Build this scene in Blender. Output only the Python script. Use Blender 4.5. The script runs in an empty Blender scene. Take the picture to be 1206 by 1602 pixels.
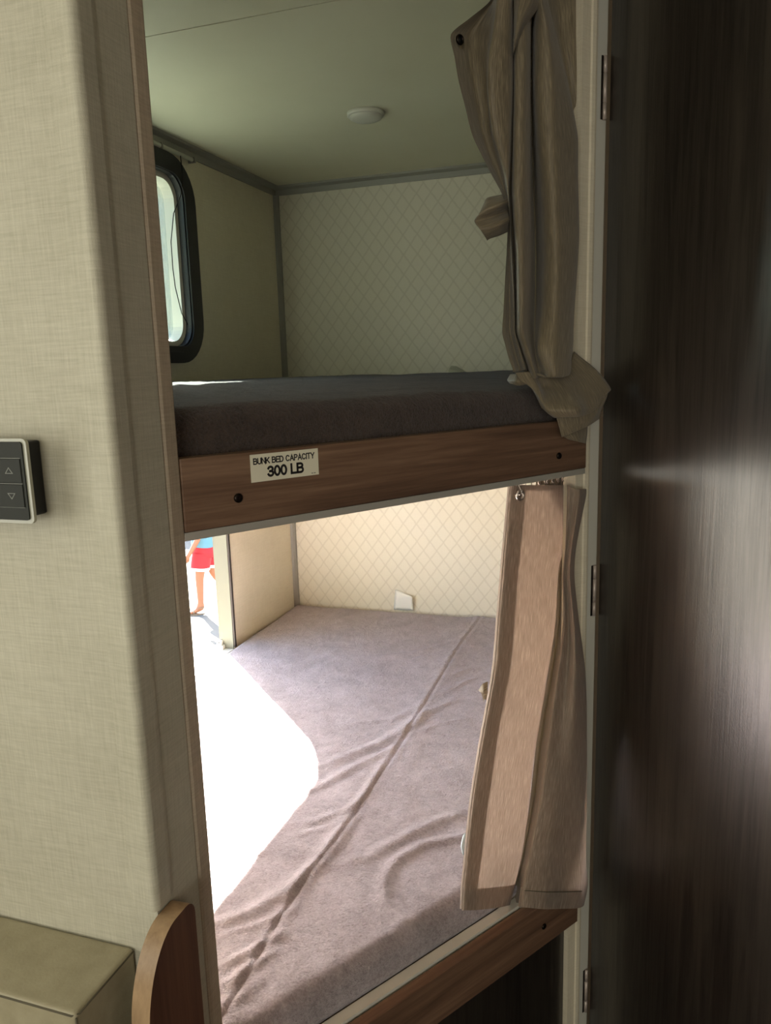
import bpy, bmesh, math, random
import numpy as np
from mathutils import Vector, Matrix, noise

S = bpy.context.scene
COL = S.collection

# ---------------------------------------------------------------- camera, sky, sun, exposure
YAW, PITCH, ROLL, FPX = 0.323938, 0.182847, -0.0294258, 1206.3
EYE = Vector((0, 0, 1.40))
fw = Vector((-math.sin(YAW) * math.cos(PITCH), math.cos(YAW) * math.cos(PITCH), -math.sin(PITCH)))
rt = Vector((math.cos(YAW), math.sin(YAW), 0))
up = rt.cross(fw)
r2 = math.cos(ROLL) * rt + math.sin(ROLL) * up
u2 = -math.sin(ROLL) * rt + math.cos(ROLL) * up
cam = bpy.data.objects.new('camera', bpy.data.cameras.new('camera'))
COL.objects.link(cam)
M = Matrix.Identity(4)
for i in range(3):
    M[i][0], M[i][1], M[i][2], M[i][3] = r2[i], u2[i], -fw[i], EYE[i]
cam.matrix_world = M
cam.data.sensor_fit = 'VERTICAL'
cam.data.sensor_height = 24.0
cam.data.lens = 24.0 * FPX / 1602
cam.data.clip_start = 0.02
cam.data.clip_end = 500
S.camera = cam
S.view_settings.view_transform = 'Standard'
S.view_settings.look = 'None'
S.view_settings.gamma = 1
S.view_settings.use_curve_mapping = False
S.view_settings.exposure = 1.8

SUN_DIR = Vector((-1.0, 0.975, 1.015)).normalized()
world = bpy.data.worlds.new('sky'); S.world = world
world.use_nodes = True
wn = world.node_tree.nodes; wl = world.node_tree.links
sky = wn.new('ShaderNodeTexSky'); sky.sky_type = 'NISHITA'
sky.sun_disc = False
sky.sun_elevation = math.asin(SUN_DIR.z)
sky.sun_rotation = math.atan2(SUN_DIR.x, SUN_DIR.y)
sky.dust_density = 2.0
wl.new(sky.outputs[0], wn['Background'].inputs[0])
wn['Background'].inputs[1].default_value = 0.48
sun = bpy.data.objects.new('sun', bpy.data.lights.new('sun', 'SUN'))
COL.objects.link(sun)
sun.data.energy = 42.0
sun.data.angle = math.radians(0.6)
sun.data.color = (1.0, 0.96, 0.88)
sun.rotation_euler = SUN_DIR.to_track_quat('Z', 'Y').to_euler()
sun.location = (-6, 6, 7)

def area_light(name, loc, size, normal, energy=None, color=(1, 1, 1)):
    """area light: a sky portal in an opening, or a lamp inside the room when energy is given"""
    l = bpy.data.lights.new(name, 'AREA'); l.shape = 'RECTANGLE'
    l.size, l.size_y = size
    o = bpy.data.objects.new(name, l); COL.objects.link(o)
    o.location = loc
    o.rotation_euler = Vector(normal).to_track_quat('-Z', 'Y').to_euler()
    if energy is None:
        l.cycles.is_portal = True
    else:
        l.energy = energy; l.color = color
    return o
area_light('hatch_portal', (-1.30, 1.58, 0.87), (1.0, 0.70), (1, 0, 0))
area_light('window_portal', (-1.30, 1.61, 1.705), (0.78, 0.56), (1, 0, 0))
area_light('dinette_daylight', (-1.20, -0.35, 1.35), (1.1, 0.7), (1, 0, 0), 2.7, (1.0, 0.985, 0.89))
area_light('front_fill', (0.25, -2.36, 1.40), (1.3, 0.75), (0, 1, 0), 7.6, (1.0, 0.975, 0.88))  # fill lamp added behind the camera to lift curtain, rail and jamb
area_light('aisle_fill', (1.20, -0.40, 1.10), (0.9, 0.6), (-1, 0, 0), 0.55, (1.0, 0.96, 0.88))  # added fill lamp without a window; lifts partition end and bench panel

# ---------------------------------------------------------------- measured cloth and bedding data: (along, into, up) in the slanted bunk-front frame, metres
DIAG_ORIGIN = [-0.14070708720231268,1.1747488389582699,0.0]
UPPER_GRID = [[[-0.0617,0.03,1.9528],[-0.0578,0.03,1.9539],[-0.0474,0.035,1.9589],[-0.0709,0.01,1.9423],[-0.066,0.005,1.9417],[0.032,0.09,2.0032],[-0.0531,0.01,1.9473],[-0.0559,-0.006,1.9401],[-0.0275,0.008,1.9537],[0.0666,0.085,2.011],[-0.0128,0.012,1.9595],[-0.0314,-0.012,1.9447],[-0.0176,-0.006,1.951],[-0.0029,0.004,1.9591],[0.031,0.035,1.981],[0.0757,0.045,1.9976],[0.104,0.035,2.0016],[0.1631,0.09,2.0402],[0.2177,0.15,2.0795]],[[-0.0584,0.037,1.9181],[-0.0506,0.0396,1.9211],[-0.0568,0.035,1.9177],[-0.0801,0.01,1.9023],[-0.066,0.005,1.9042],[0.0321,0.09,1.9614],[-0.053,0.01,1.9094],[-0.0545,-0.006,1.9031],[-0.0265,0.008,1.9156],[0.067,0.085,1.9687],[-0.0131,0.012,1.9206],[-0.029,-0.012,1.9075],[-0.0139,-0.006,1.9137],[0.0022,0.004,1.9216],[0.0349,0.035,1.9417],[0.0765,0.045,1.9563],[0.1065,0.035,1.9604],[0.1649,0.09,1.9962],[0.2196,0.15,2.0328]],[[-0.0562,0.0511,1.8924],[-0.0428,0.0589,1.8984],[-0.0644,0.035,1.8847],[-0.0874,0.01,1.8703],[-0.0659,0.005,1.8738],[0.0321,0.09,1.9276],[-0.0529,0.01,1.8788],[-0.0533,-0.006,1.873],[-0.0258,0.008,1.8847],[0.0673,0.085,1.9345],[-0.0133,0.012,1.8891],[-0.0271,-0.012,1.8773],[-0.0109,-0.006,1.8834],[0.0064,0.004,1.8911],[0.0381,0.035,1.9098],[0.0771,0.045,1.9228],[0.1086,0.035,1.927],[0.1663,0.09,1.9604],[0.2212,0.15,1.9949]],[[-0.0868,0.0609,1.8663],[-0.0513,0.0725,1.8784],[-0.0654,0.0397,1.8641],[-0.0903,0.0109,1.8487],[-0.0647,0.0059,1.8529],[0.0312,0.0891,1.9032],[-0.0542,0.0098,1.8567],[-0.0532,-0.006,1.8516],[-0.0254,0.0082,1.8628],[0.067,0.0846,1.91],[-0.0131,0.0118,1.8669],[-0.0214,-0.0125,1.8568],[-0.0021,-0.0062,1.8634],[0.0154,0.0038,1.8709],[0.045,0.0329,1.8875],[0.0785,0.0436,1.8989],[0.109,0.0346,1.903],[0.1668,0.0896,1.9349],[0.2212,0.1491,1.9676]],[[-0.1148,0.07,1.8424],[-0.0595,0.085,1.8595],[-0.0664,0.044,1.8447],[-0.093,0.0118,1.8285],[-0.0636,0.0067,1.8333],[0.0303,0.0883,1.8804],[-0.0554,0.0097,1.8361],[-0.0531,-0.006,1.8316],[-0.0251,0.0083,1.8424],[0.0667,0.0842,1.8871],[-0.0129,0.0117,1.8462],[-0.0161,-0.013,1.8375],[0.0062,-0.0063,1.8446],[0.0238,0.0037,1.8517],[0.0515,0.031,1.8666],[0.0798,0.0423,1.8766],[0.1095,0.0342,1.8805],[0.1672,0.0892,1.911],[0.2213,0.1483,1.942]],[[-0.1129,0.0651,1.8127],[-0.0636,0.0813,1.8278],[-0.0653,0.05,1.818],[-0.0991,0.013,1.7998],[-0.062,0.0078,1.8059],[0.0291,0.0872,1.8487],[-0.0555,0.0094,1.8077],[-0.0529,-0.006,1.8036],[-0.0246,0.0086,1.8138],[0.0663,0.0836,1.8552],[-0.0125,0.0114,1.8172],[-0.0117,-0.0137,1.8097],[0.017,-0.0066,1.8178],[0.0361,0.0034,1.8248],[0.0606,0.0283,1.8373],[0.0876,0.0405,1.8466],[0.1101,0.0336,1.8491],[0.1678,0.0886,1.8776],[0.2213,0.1472,1.9064]],[[-0.1108,0.0603,1.7838],[-0.0646,0.0777,1.7976],[-0.0602,0.0558,1.7922],[-0.0995,0.0142,1.7729],[-0.0604,0.0089,1.7789],[0.028,0.0861,1.8176],[-0.0551,0.0092,1.78],[-0.0528,-0.006,1.7761],[-0.0241,0.0088,1.7857],[0.0659,0.083,1.8239],[-0.0122,0.0112,1.7887],[-0.0081,-0.0143,1.7822],[0.0277,-0.0068,1.7912],[0.0485,0.0032,1.798],[0.0695,0.0256,1.8083],[0.0965,0.0387,1.8172],[0.1107,0.033,1.8183],[0.1684,0.088,1.8449],[0.2214,0.1461,1.8714]],[[-0.1034,0.0541,1.7472],[-0.0617,0.0731,1.7593],[-0.0555,0.0576,1.7563],[-0.0955,0.0156,1.7386],[-0.0595,0.0103,1.7434],[0.0257,0.0847,1.7772],[-0.0555,0.0089,1.7437],[-0.0529,-0.006,1.7403],[-0.0235,0.0091,1.7492],[0.066,0.0823,1.7834],[-0.0102,0.0109,1.752],[-0.0061,-0.0152,1.7459],[0.0402,-0.0071,1.7559],[0.0623,0.0029,1.7622],[0.0802,0.0222,1.7703],[0.1044,0.0365,1.7781],[0.1114,0.0323,1.7782],[0.1692,0.0873,1.8023],[0.2215,0.1447,1.826]],[[-0.0964,0.0475,1.71],[-0.0556,0.0663,1.7205],[-0.0532,0.0524,1.7176],[-0.0857,0.0169,1.7045],[-0.0598,0.0117,1.7072],[0.0225,0.0833,1.7362],[-0.0569,0.0087,1.7069],[-0.0535,-0.006,1.704],[-0.0229,0.0093,1.7122],[0.0669,0.0816,1.7425],[-0.0061,0.0107,1.715],[-0.0043,-0.016,1.709],[0.0517,-0.0073,1.7195],[0.0748,0.0027,1.7253],[0.0904,0.0194,1.7315],[0.1108,0.0341,1.738],[0.1122,0.0316,1.7377],[0.17,0.0866,1.7592],[0.2216,0.1433,1.7802]],[[-0.0738,0.0392,1.6699],[-0.0454,0.0538,1.6765],[-0.0426,0.0465,1.6753],[-0.0678,0.0184,1.6664],[-0.0602,0.0133,1.6663],[0.019,0.0817,1.6904],[-0.0585,0.0083,1.6655],[-0.0541,-0.006,1.6631],[-0.0222,0.0097,1.6704],[0.0679,0.0809,1.6965],[-0.0014,0.0103,1.6732],[-0.0024,-0.017,1.6675],[0.054,-0.0077,1.6766],[0.0764,0.0023,1.6815],[0.0902,0.0173,1.6863],[0.1092,0.0313,1.6916],[0.1128,0.0309,1.692],[0.1707,0.0859,1.7106],[0.2214,0.1417,1.7285]],[[-0.0555,0.0333,1.6414],[-0.0363,0.045,1.6457],[-0.0365,0.0424,1.6451],[-0.0589,0.0194,1.6384],[-0.0605,0.0144,1.6373],[0.0165,0.0806,1.6581],[-0.0596,0.0081,1.6362],[-0.0546,-0.006,1.6342],[-0.0217,0.0099,1.6408],[0.0686,0.0803,1.6639],[0.0019,0.0101,1.6435],[-0.001,-0.0176,1.638],[0.0556,-0.0079,1.6461],[0.0775,0.0021,1.6504],[0.09,0.0158,1.6543],[0.1081,0.0293,1.6588],[0.1133,0.0303,1.6596],[0.1712,0.0853,1.6762],[0.2212,0.1406,1.692]],[[-0.0447,0.03,1.6119],[-0.0329,0.0395,1.6146],[-0.0308,0.04,1.6149],[-0.0525,0.02,1.6095],[-0.0575,0.015,1.6082],[0.0168,0.0786,1.6258],[-0.0573,0.0081,1.6071],[-0.0543,-0.0059,1.6051],[-0.0217,0.0097,1.6107],[0.0679,0.0781,1.6305],[0.0041,0.0096,1.6132],[0.0006,-0.0183,1.6082],[0.0558,-0.0083,1.6151],[0.0786,0.0018,1.619],[0.0901,0.0145,1.6222],[0.1069,0.0272,1.6259],[0.113,0.0291,1.6267],[0.1703,0.0837,1.6412],[0.2182,0.1373,1.6546]],[[-0.0465,0.03,1.5857],[-0.0345,0.0384,1.588],[-0.0302,0.04,1.5885],[-0.0511,0.02,1.5839],[-0.0555,0.015,1.5828],[0.0166,0.0759,1.5976],[-0.055,0.0083,1.5819],[-0.0539,-0.0057,1.5799],[-0.0221,0.0092,1.5847],[0.0651,0.0744,1.6013],[0.0057,0.0089,1.5869],[0.0019,-0.019,1.5825],[0.0556,-0.009,1.5883],[0.0795,0.0015,1.5917],[0.0904,0.0136,1.5944],[0.106,0.0255,1.5974],[0.1118,0.0274,1.5982],[0.168,0.081,1.6106],[0.2124,0.132,1.6217]],[[-0.0487,0.03,1.555],[-0.0382,0.0371,1.5566],[-0.031,0.04,1.5574],[-0.0503,0.02,1.5536],[-0.0532,0.015,1.5528],[0.0165,0.0727,1.5646],[-0.0523,0.0086,1.5521],[-0.0535,-0.0054,1.5502],[-0.0226,0.0086,1.554],[0.0619,0.07,1.5672],[0.0075,0.008,1.5558],[0.0035,-0.0198,1.5521],[0.0554,-0.0098,1.5567],[0.0781,0.0011,1.5595],[0.0881,0.0124,1.5616],[0.1029,0.0235,1.564],[0.1081,0.0254,1.5645],[0.1632,0.0779,1.5747],[0.2042,0.1257,1.5834]],[[-0.0514,0.03,1.5284],[-0.0407,0.0361,1.5296],[-0.0306,0.04,1.5306],[-0.049,0.02,1.5275],[-0.0515,0.015,1.5268],[0.0146,0.07,1.5361],[-0.0514,0.0088,1.5261],[-0.0531,-0.0052,1.5245],[-0.024,0.008,1.5274],[0.0578,0.0663,1.5378],[0.0057,0.0072,1.5288],[0.0017,-0.0204,1.5256],[0.0512,-0.0104,1.5292],[0.0754,0.0008,1.5316],[0.0846,0.0115,1.5332],[0.0989,0.0218,1.5351],[0.1036,0.0237,1.5355],[0.1579,0.0752,1.5438],[0.1961,0.1204,1.5506]],[[-0.0537,0.03,1.5017],[-0.0433,0.035,1.5026],[-0.0303,0.04,1.5035],[-0.0476,0.02,1.501],[-0.0497,0.015,1.5005],[0.0127,0.0673,1.5075],[-0.0504,0.009,1.4999],[-0.0527,-0.005,1.4986],[-0.0255,0.0075,1.5007],[0.0537,0.0625,1.5085],[0.0038,0.0065,1.5016],[-0.0,-0.0211,1.499],[0.0471,-0.0111,1.5016],[0.0727,0.0004,1.5035],[0.0811,0.0105,1.5048],[0.095,0.0201,1.5061],[0.0991,0.022,1.5064],[0.1527,0.0725,1.5129],[0.1881,0.115,1.518]],[[-0.056,0.03,1.4749],[-0.0458,0.0339,1.4754],[-0.0299,0.04,1.4761],[-0.0462,0.02,1.4743],[-0.048,0.015,1.4739],[0.0108,0.0645,1.4788],[-0.0494,0.0092,1.4735],[-0.0524,-0.0048,1.4724],[-0.0269,0.007,1.4738],[0.0425,0.0533,1.4786],[-0.0013,0.003,1.474],[-0.0018,-0.0218,1.4722],[0.0426,-0.0118,1.4739],[0.0702,0.0001,1.4753],[0.0783,0.0095,1.4762],[0.0912,0.0183,1.4771],[0.0953,0.0203,1.4773],[0.1482,0.0698,1.482],[0.1808,0.1096,1.4856]],[[-0.0583,0.03,1.4478],[-0.0484,0.0329,1.448],[-0.0295,0.04,1.4485],[-0.0448,0.02,1.4474],[-0.0462,0.015,1.4471],[0.0089,0.0618,1.4499],[-0.0484,0.0094,1.4468],[-0.052,-0.0046,1.446],[-0.0284,0.0064,1.4467],[0.0171,0.0333,1.4485],[-0.0163,-0.006,1.4461],[-0.008,-0.026,1.4451],[0.031,-0.018,1.4458],[0.0599,-0.0063,1.4466],[0.0755,0.0086,1.4475],[0.0874,0.0166,1.448],[0.0915,0.0186,1.4481],[0.1437,0.0671,1.4511],[0.1734,0.1043,1.4533]],[[-0.0515,0.03,1.4297],[-0.0426,0.0321,1.4297],[-0.0221,0.04,1.43],[-0.0377,0.02,1.4292],[-0.0379,0.015,1.429],[0.0157,0.06,1.4307],[-0.0392,0.0096,1.4288],[-0.0435,-0.0044,1.4282],[-0.0217,0.0061,1.4285],[0.0045,0.02,1.429],[-0.0275,-0.012,1.4278],[-0.014,-0.03,1.427],[0.0209,-0.024,1.4271],[0.0504,-0.0126,1.4275],[0.0737,0.0079,1.4283],[0.0849,0.0155,1.4285],[0.089,0.0174,1.4286],[0.1407,0.0654,1.4304],[0.1686,0.1007,1.4318]],[[-0.0438,0.03,1.4112],[-0.0346,0.0314,1.4112],[-0.0145,0.04,1.4111],[-0.0298,0.02,1.4108],[-0.0295,0.015,1.4106],[0.0189,0.055,1.4111],[-0.03,0.0097,1.4105],[-0.035,-0.0043,1.4101],[-0.0149,0.0057,1.4101],[-0.0049,0.0093,1.4101],[-0.0286,-0.0167,1.4097],[-0.02,-0.034,1.409],[0.0107,-0.03,1.4087],[0.0389,-0.0189,1.4087],[0.0693,0.0073,1.409],[0.0805,0.0143,1.4091],[0.0853,0.0163,1.4091],[0.136,0.0636,1.4098],[0.1631,0.0971,1.4104]],[[-0.0336,0.03,1.3925],[-0.0258,0.0307,1.3923],[-0.0068,0.04,1.392],[-0.0209,0.02,1.3939],[-0.0224,0.015,1.3948],[0.0222,0.05,1.3915],[-0.0184,0.0099,1.3881],[-0.0233,-0.0041,1.3825],[-0.0026,0.0052,1.382],[-0.0093,-0.0067,1.3821],[-0.0218,-0.0237,1.3823],[-0.0192,-0.0355,1.3821],[0.0071,-0.0315,1.3814],[0.0274,-0.0243,1.3836],[0.0635,0.0064,1.383],[0.0746,0.0127,1.3828],[0.0803,0.0147,1.3827],[0.1298,0.0612,1.3819],[0.1556,0.0923,1.3816]]]
TAIL = [[[-0.0294,0.03,1.3896],[-0.0216,0.012,1.3901],[0.001,0.008,1.3866],[0.0325,0.006,1.3848],[0.0683,0.008,1.3975],[0.0854,0.012,1.4187]],[[-0.0279,0.02,1.3773],[-0.0203,-0.001,1.3695],[0.0052,0.006,1.3667],[0.0309,-0.017,1.3658],[0.0708,-0.005,1.3817],[0.1031,-0.006,1.3985]],[[-0.0238,0.01,1.3734],[-0.0252,-0.015,1.3494],[-0.0149,-0.018,1.3464],[0.0154,-0.039,1.3459],[0.0594,-0.027,1.3609],[0.1122,-0.02,1.3804]],[[-0.0211,0.0,1.3575],[-0.0194,-0.021,1.3326],[-0.0209,-0.03,1.335],[0.0065,-0.052,1.3346],[0.0519,-0.041,1.3425],[0.1192,-0.032,1.3596]],[[-0.0127,-0.004,1.3375],[0.0001,-0.0158,1.3239],[-0.0082,-0.0312,1.3241],[0.0182,-0.0472,1.3246],[0.0598,-0.0418,1.3279],[0.1028,-0.0372,1.3534]]]
TAIL_UNDER = [[[0.0082,-0.012,1.3347],[0.034,-0.02,1.3335],[0.0723,-0.026,1.3393],[0.1233,-0.026,1.3565]],[[0.0158,-0.012,1.32],[0.0363,-0.022,1.3191],[0.0768,-0.03,1.3255],[0.1143,-0.028,1.3451]],[[0.0221,-0.012,1.3062],[0.0412,-0.022,1.3063],[0.077,-0.03,1.3178],[0.1062,-0.026,1.3297]],[[0.0284,-0.012,1.2913],[0.0486,-0.02,1.2989],[0.0701,-0.026,1.3054],[0.1057,-0.022,1.3148]]]
TAIL_TIP = [[[0.0374,-0.006,1.2923],[0.0626,-0.008,1.2974],[0.0984,-0.006,1.3057]],[[0.0467,-0.006,1.2877],[0.0638,-0.012,1.2906],[0.0946,-0.008,1.2901]],[[0.0563,-0.007,1.285],[0.0688,-0.012,1.2813],[0.0931,-0.007,1.2761]]]
FRILL = [[[-0.0199,0.05,1.3868],[-0.0209,0.035,1.3876],[-0.0095,0.03,1.3882]],[[-0.0256,0.05,1.3784],[-0.0316,0.028,1.3775],[-0.0152,0.02,1.3788]],[[-0.0309,0.04,1.3738],[-0.0259,0.028,1.3707],[-0.0117,0.018,1.373]]]
FOLD = [[[-0.0621,0.004,1.9048],[-0.0601,-0.014,1.8986],[-0.0397,-0.018,1.9025],[-0.0074,-0.006,1.9154]],[[-0.0621,0.004,1.8744],[-0.0686,-0.014,1.8665],[-0.052,-0.018,1.8691],[-0.0163,-0.004,1.8797]],[[-0.062,0.004,1.8514],[-0.0759,-0.014,1.8421],[-0.0681,-0.018,1.8426],[-0.0359,-0.002,1.8554]],[[-0.0632,0.004,1.8279],[-0.0785,-0.012,1.8194],[-0.0746,-0.014,1.8212],[-0.0537,-0.001,1.8307]],[[-0.0622,0.006,1.8069],[-0.0705,-0.002,1.8043],[-0.0721,-0.004,1.8049],[-0.067,0.0,1.8087]]]
TIE = [[[-0.0255,0.045,1.6451],[-0.042,0.03,1.6302],[-0.0255,0.045,1.6223],[-0.042,0.03,1.6052],[-0.0255,0.045,1.5932]],[[-0.0429,0.05,1.6406],[-0.0618,0.03,1.6231],[-0.047,0.045,1.6141],[-0.0619,0.03,1.5974],[-0.0458,0.045,1.5854]],[[-0.0614,0.055,1.6361],[-0.0746,0.04,1.6184],[-0.0694,0.05,1.6068],[-0.0748,0.035,1.5919],[-0.0618,0.05,1.5805]],[[-0.0628,0.06,1.6299],[-0.0823,0.05,1.6125],[-0.0875,0.055,1.6025],[-0.085,0.045,1.5891],[-0.0618,0.055,1.5785]]]
LOWER_GRID = [[[-0.0157,0.0537,1.2166],[-0.0171,0.0457,1.2176],[0.0063,0.0397,1.2155],[0.0375,0.0387,1.212],[0.0697,0.0377,1.2083],[0.093,0.0387,1.2056],[0.115,0.0517,1.2018],[0.131,0.0637,1.1987],[0.1381,0.0687,1.1974],[0.1351,0.0639,1.1983],[0.1389,0.0612,1.198],[0.0983,0.0314,1.2057],[0.0788,0.0174,1.2092],[0.0726,0.0094,1.2108],[0.0786,0.0037,1.2044],[0.0822,-0.0049,1.2049],[0.1084,0.0054,1.2007],[0.1323,0.0194,1.1965],[0.1449,0.0314,1.194]],[[-0.0195,0.0529,1.196],[-0.0207,0.0449,1.197],[0.0034,0.0389,1.1946],[0.0354,0.0379,1.1907],[0.0685,0.0369,1.1867],[0.0923,0.0379,1.1837],[0.1144,0.0509,1.1795],[0.1305,0.0629,1.1762],[0.141,0.0705,1.174],[0.1424,0.0693,1.1741],[0.1362,0.0588,1.1758],[0.0964,0.0296,1.184],[0.077,0.0156,1.1879],[0.0706,0.0076,1.1896],[0.0773,0.0029,1.1892],[0.078,-0.0076,1.1903],[0.105,0.0036,1.1856],[0.1287,0.0176,1.1813],[0.1412,0.0296,1.1791]],[[-0.033,0.05,1.1218],[-0.0337,0.042,1.1232],[-0.0077,0.036,1.1199],[0.0262,0.035,1.1147],[0.0613,0.034,1.1093],[0.0865,0.035,1.1054],[0.109,0.048,1.0997],[0.125,0.06,1.0953],[0.1458,0.0757,1.0894],[0.1604,0.0854,1.0858],[0.1224,0.0502,1.0968],[0.0856,0.0233,1.1069],[0.0662,0.0093,1.1118],[0.0582,0.0013,1.1144],[0.0634,-0.0005,1.1136],[0.0507,-0.0169,1.1184],[0.0761,-0.0027,1.1119],[0.0972,0.0113,1.107],[0.1094,0.0233,1.106]],[[-0.0408,0.0482,1.0771],[-0.0418,0.0402,1.0789],[-0.0173,0.0342,1.0753],[0.015,0.0332,1.0698],[0.0483,0.0322,1.064],[0.0723,0.0332,1.0599],[0.0943,0.0462,1.0535],[0.1101,0.0582,1.0484],[0.1354,0.0778,1.0401],[0.1605,0.0925,1.033],[0.1116,0.0451,1.0499],[0.0766,0.0195,1.061],[0.0573,0.0055,1.0665],[0.0494,-0.0025,1.0696],[0.0562,-0.0031,1.0679],[0.0405,-0.0218,1.0746],[0.0674,-0.0065,1.0666],[0.0885,0.0075,1.0611],[0.1006,0.0195,1.0608]],[[-0.0528,0.0454,1.0051],[-0.0535,0.0374,1.0072],[-0.0283,0.0314,1.0028],[0.0047,0.0304,0.9961],[0.0389,0.0294,0.9891],[0.0635,0.0304,0.9843],[0.0855,0.0434,0.9764],[0.1013,0.0554,0.9702],[0.1318,0.0793,0.9578],[0.1684,0.0998,0.9452],[0.1042,0.0369,0.9729],[0.0719,0.0135,0.9854],[0.0525,-0.0005,0.9918],[0.0455,-0.0085,0.9954],[0.0563,-0.0085,0.9922],[0.0424,-0.0285,1.0003],[0.0734,-0.0125,0.9895],[0.096,0.0015,0.9827],[0.1082,0.0135,0.9836]],[[-0.0667,0.0423,0.9248],[-0.0676,0.0343,0.9274],[-0.0438,0.0283,0.9226],[-0.0125,0.0273,0.9152],[0.0199,0.0263,0.9074],[0.0433,0.0273,0.9022],[0.0647,0.0403,0.8929],[0.0802,0.0523,0.8855],[0.1061,0.0729,0.8728],[0.1373,0.0889,0.8605],[0.077,0.0278,0.8922],[0.0482,0.0067,0.9055],[0.0291,-0.0073,0.913],[0.0247,-0.0153,0.9166],[0.0422,-0.0166,0.9112],[0.0411,-0.0339,0.9167],[0.0787,-0.0193,0.9023],[0.1049,-0.0053,0.8933],[0.1173,0.0067,0.8956]],[[-0.1024,0.0378,0.8117],[-0.1031,0.0298,0.815],[-0.079,0.0238,0.8089],[-0.0475,0.0228,0.7997],[-0.0149,0.0218,0.7902],[0.0085,0.0228,0.7839],[0.0295,0.0358,0.7723],[0.0445,0.0478,0.7633],[0.0634,0.063,0.7517],[0.0868,0.0721,0.7417],[0.0338,0.0144,0.7776],[0.01,-0.0031,0.7912],[-0.0085,-0.0171,0.8002],[-0.0103,-0.0251,0.8039],[0.0099,-0.031,0.7978],[0.0306,-0.0392,0.7938],[0.0709,-0.0291,0.7766],[0.1008,-0.0151,0.7643],[0.1132,-0.0031,0.7687]],[[-0.1268,0.0343,0.7241],[-0.127,0.0263,0.7278],[-0.1017,0.0203,0.7204],[-0.0691,0.0193,0.7094],[-0.0352,0.0183,0.6979],[-0.011,0.0193,0.6904],[0.01,0.0323,0.677],[0.0248,0.0443,0.6666],[0.0387,0.0555,0.657],[0.0543,0.0591,0.651],[0.0043,0.0041,0.6902],[-0.0158,-0.0107,0.7033],[-0.034,-0.0247,0.7136],[-0.0343,-0.0327,0.7173],[-0.0142,-0.0423,0.7119],[0.0215,-0.043,0.6978],[0.0617,-0.0367,0.6796],[0.0937,-0.0227,0.6648],[0.106,-0.0107,0.6709]],[[-0.1441,0.0308,0.6335],[-0.1446,0.0228,0.6379],[-0.1208,0.0168,0.6302],[-0.0898,0.0158,0.6185],[-0.0577,0.0148,0.6064],[-0.0347,0.0158,0.5985],[-0.0144,0.0288,0.5835],[0.0,0.0408,0.5718],[0.009,0.048,0.5651],[0.0138,0.0462,0.566],[-0.0298,-0.0009,0.6039],[-0.0462,-0.013,0.6156],[-0.0639,-0.027,0.6271],[-0.0619,-0.035,0.6304],[-0.0374,-0.0468,0.6233],[0.012,-0.0432,0.5986],[0.0568,-0.039,0.5768],[0.092,-0.025,0.5587],[0.1042,-0.013,0.5668]],[[-0.1519,0.0292,0.5921],[-0.1527,0.0212,0.5969],[-0.1306,0.0152,0.5896],[-0.1016,0.0142,0.5782],[-0.0717,0.0132,0.5665],[-0.0502,0.0142,0.5589],[-0.0304,0.0272,0.5433],[-0.0162,0.0392,0.531],[-0.0094,0.0445,0.526],[-0.0059,0.0403,0.529],[-0.0421,-0.0021,0.5629],[-0.0569,-0.013,0.5739],[-0.0744,-0.027,0.5858],[-0.0711,-0.035,0.5887],[-0.0425,-0.047,0.5793],[0.0124,-0.043,0.5503],[0.0617,-0.039,0.5252],[0.099,-0.025,0.5052],[0.1111,-0.013,0.5143]],[[-0.1556,0.028,0.5561],[-0.157,0.02,0.5615],[-0.1374,0.014,0.5551],[-0.1113,0.013,0.5447],[-0.0843,0.012,0.5339],[-0.0649,0.013,0.5271],[-0.0459,0.026,0.5111],[-0.0319,0.038,0.4984],[-0.0267,0.042,0.4947],[-0.0213,0.036,0.4979],[-0.0494,-0.003,0.5321],[-0.063,-0.013,0.5424],[-0.0804,-0.027,0.5547],[-0.0773,-0.035,0.5578],[-0.0492,-0.0468,0.5482],[0.0039,-0.0432,0.5192],[0.0525,-0.039,0.4933],[0.0892,-0.025,0.4728],[0.1012,-0.013,0.4826]]]
GATHER = [[[0.0513,0.058,1.2173],[0.0901,0.08,1.209],[0.0718,0.058,1.2171],[0.1099,0.08,1.2088],[0.0896,0.058,1.2169],[0.1283,0.08,1.2085],[0.1093,0.058,1.2167],[0.147,0.08,1.2083],[0.1277,0.058,1.2165],[0.1661,0.08,1.208],[0.1464,0.058,1.2163],[0.1873,0.08,1.2078]],[[0.0595,0.062,1.1743],[0.0939,0.08,1.1676],[0.0805,0.062,1.1715],[0.1139,0.08,1.1649],[0.0985,0.062,1.1691],[0.1325,0.08,1.1624],[0.1185,0.062,1.1664],[0.1515,0.08,1.1599],[0.1373,0.062,1.164],[0.1708,0.08,1.1574],[0.1563,0.062,1.1614],[0.1923,0.08,1.1545]],[[0.1178,0.088,1.096],[0.1407,0.1,1.0904],[0.1312,0.088,1.0938],[0.1533,0.1,1.0883],[0.1426,0.088,1.0919],[0.165,0.1,1.0864],[0.1552,0.088,1.0899],[0.1768,0.1,1.0844],[0.1669,0.088,1.0879],[0.1887,0.1,1.0824],[0.1788,0.088,1.086],[0.2019,0.1,1.0803]]]
LOWER_TAB = [[[-0.0444,0.075,0.8932],[-0.0497,0.07,0.883],[-0.0431,0.075,0.8572]],[[-0.0512,0.08,0.8892],[-0.0586,0.07,0.8813],[-0.0521,0.075,0.8644]],[[-0.0566,0.085,0.8781],[-0.0594,0.075,0.8766],[-0.0485,0.08,0.8549]]]
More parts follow.
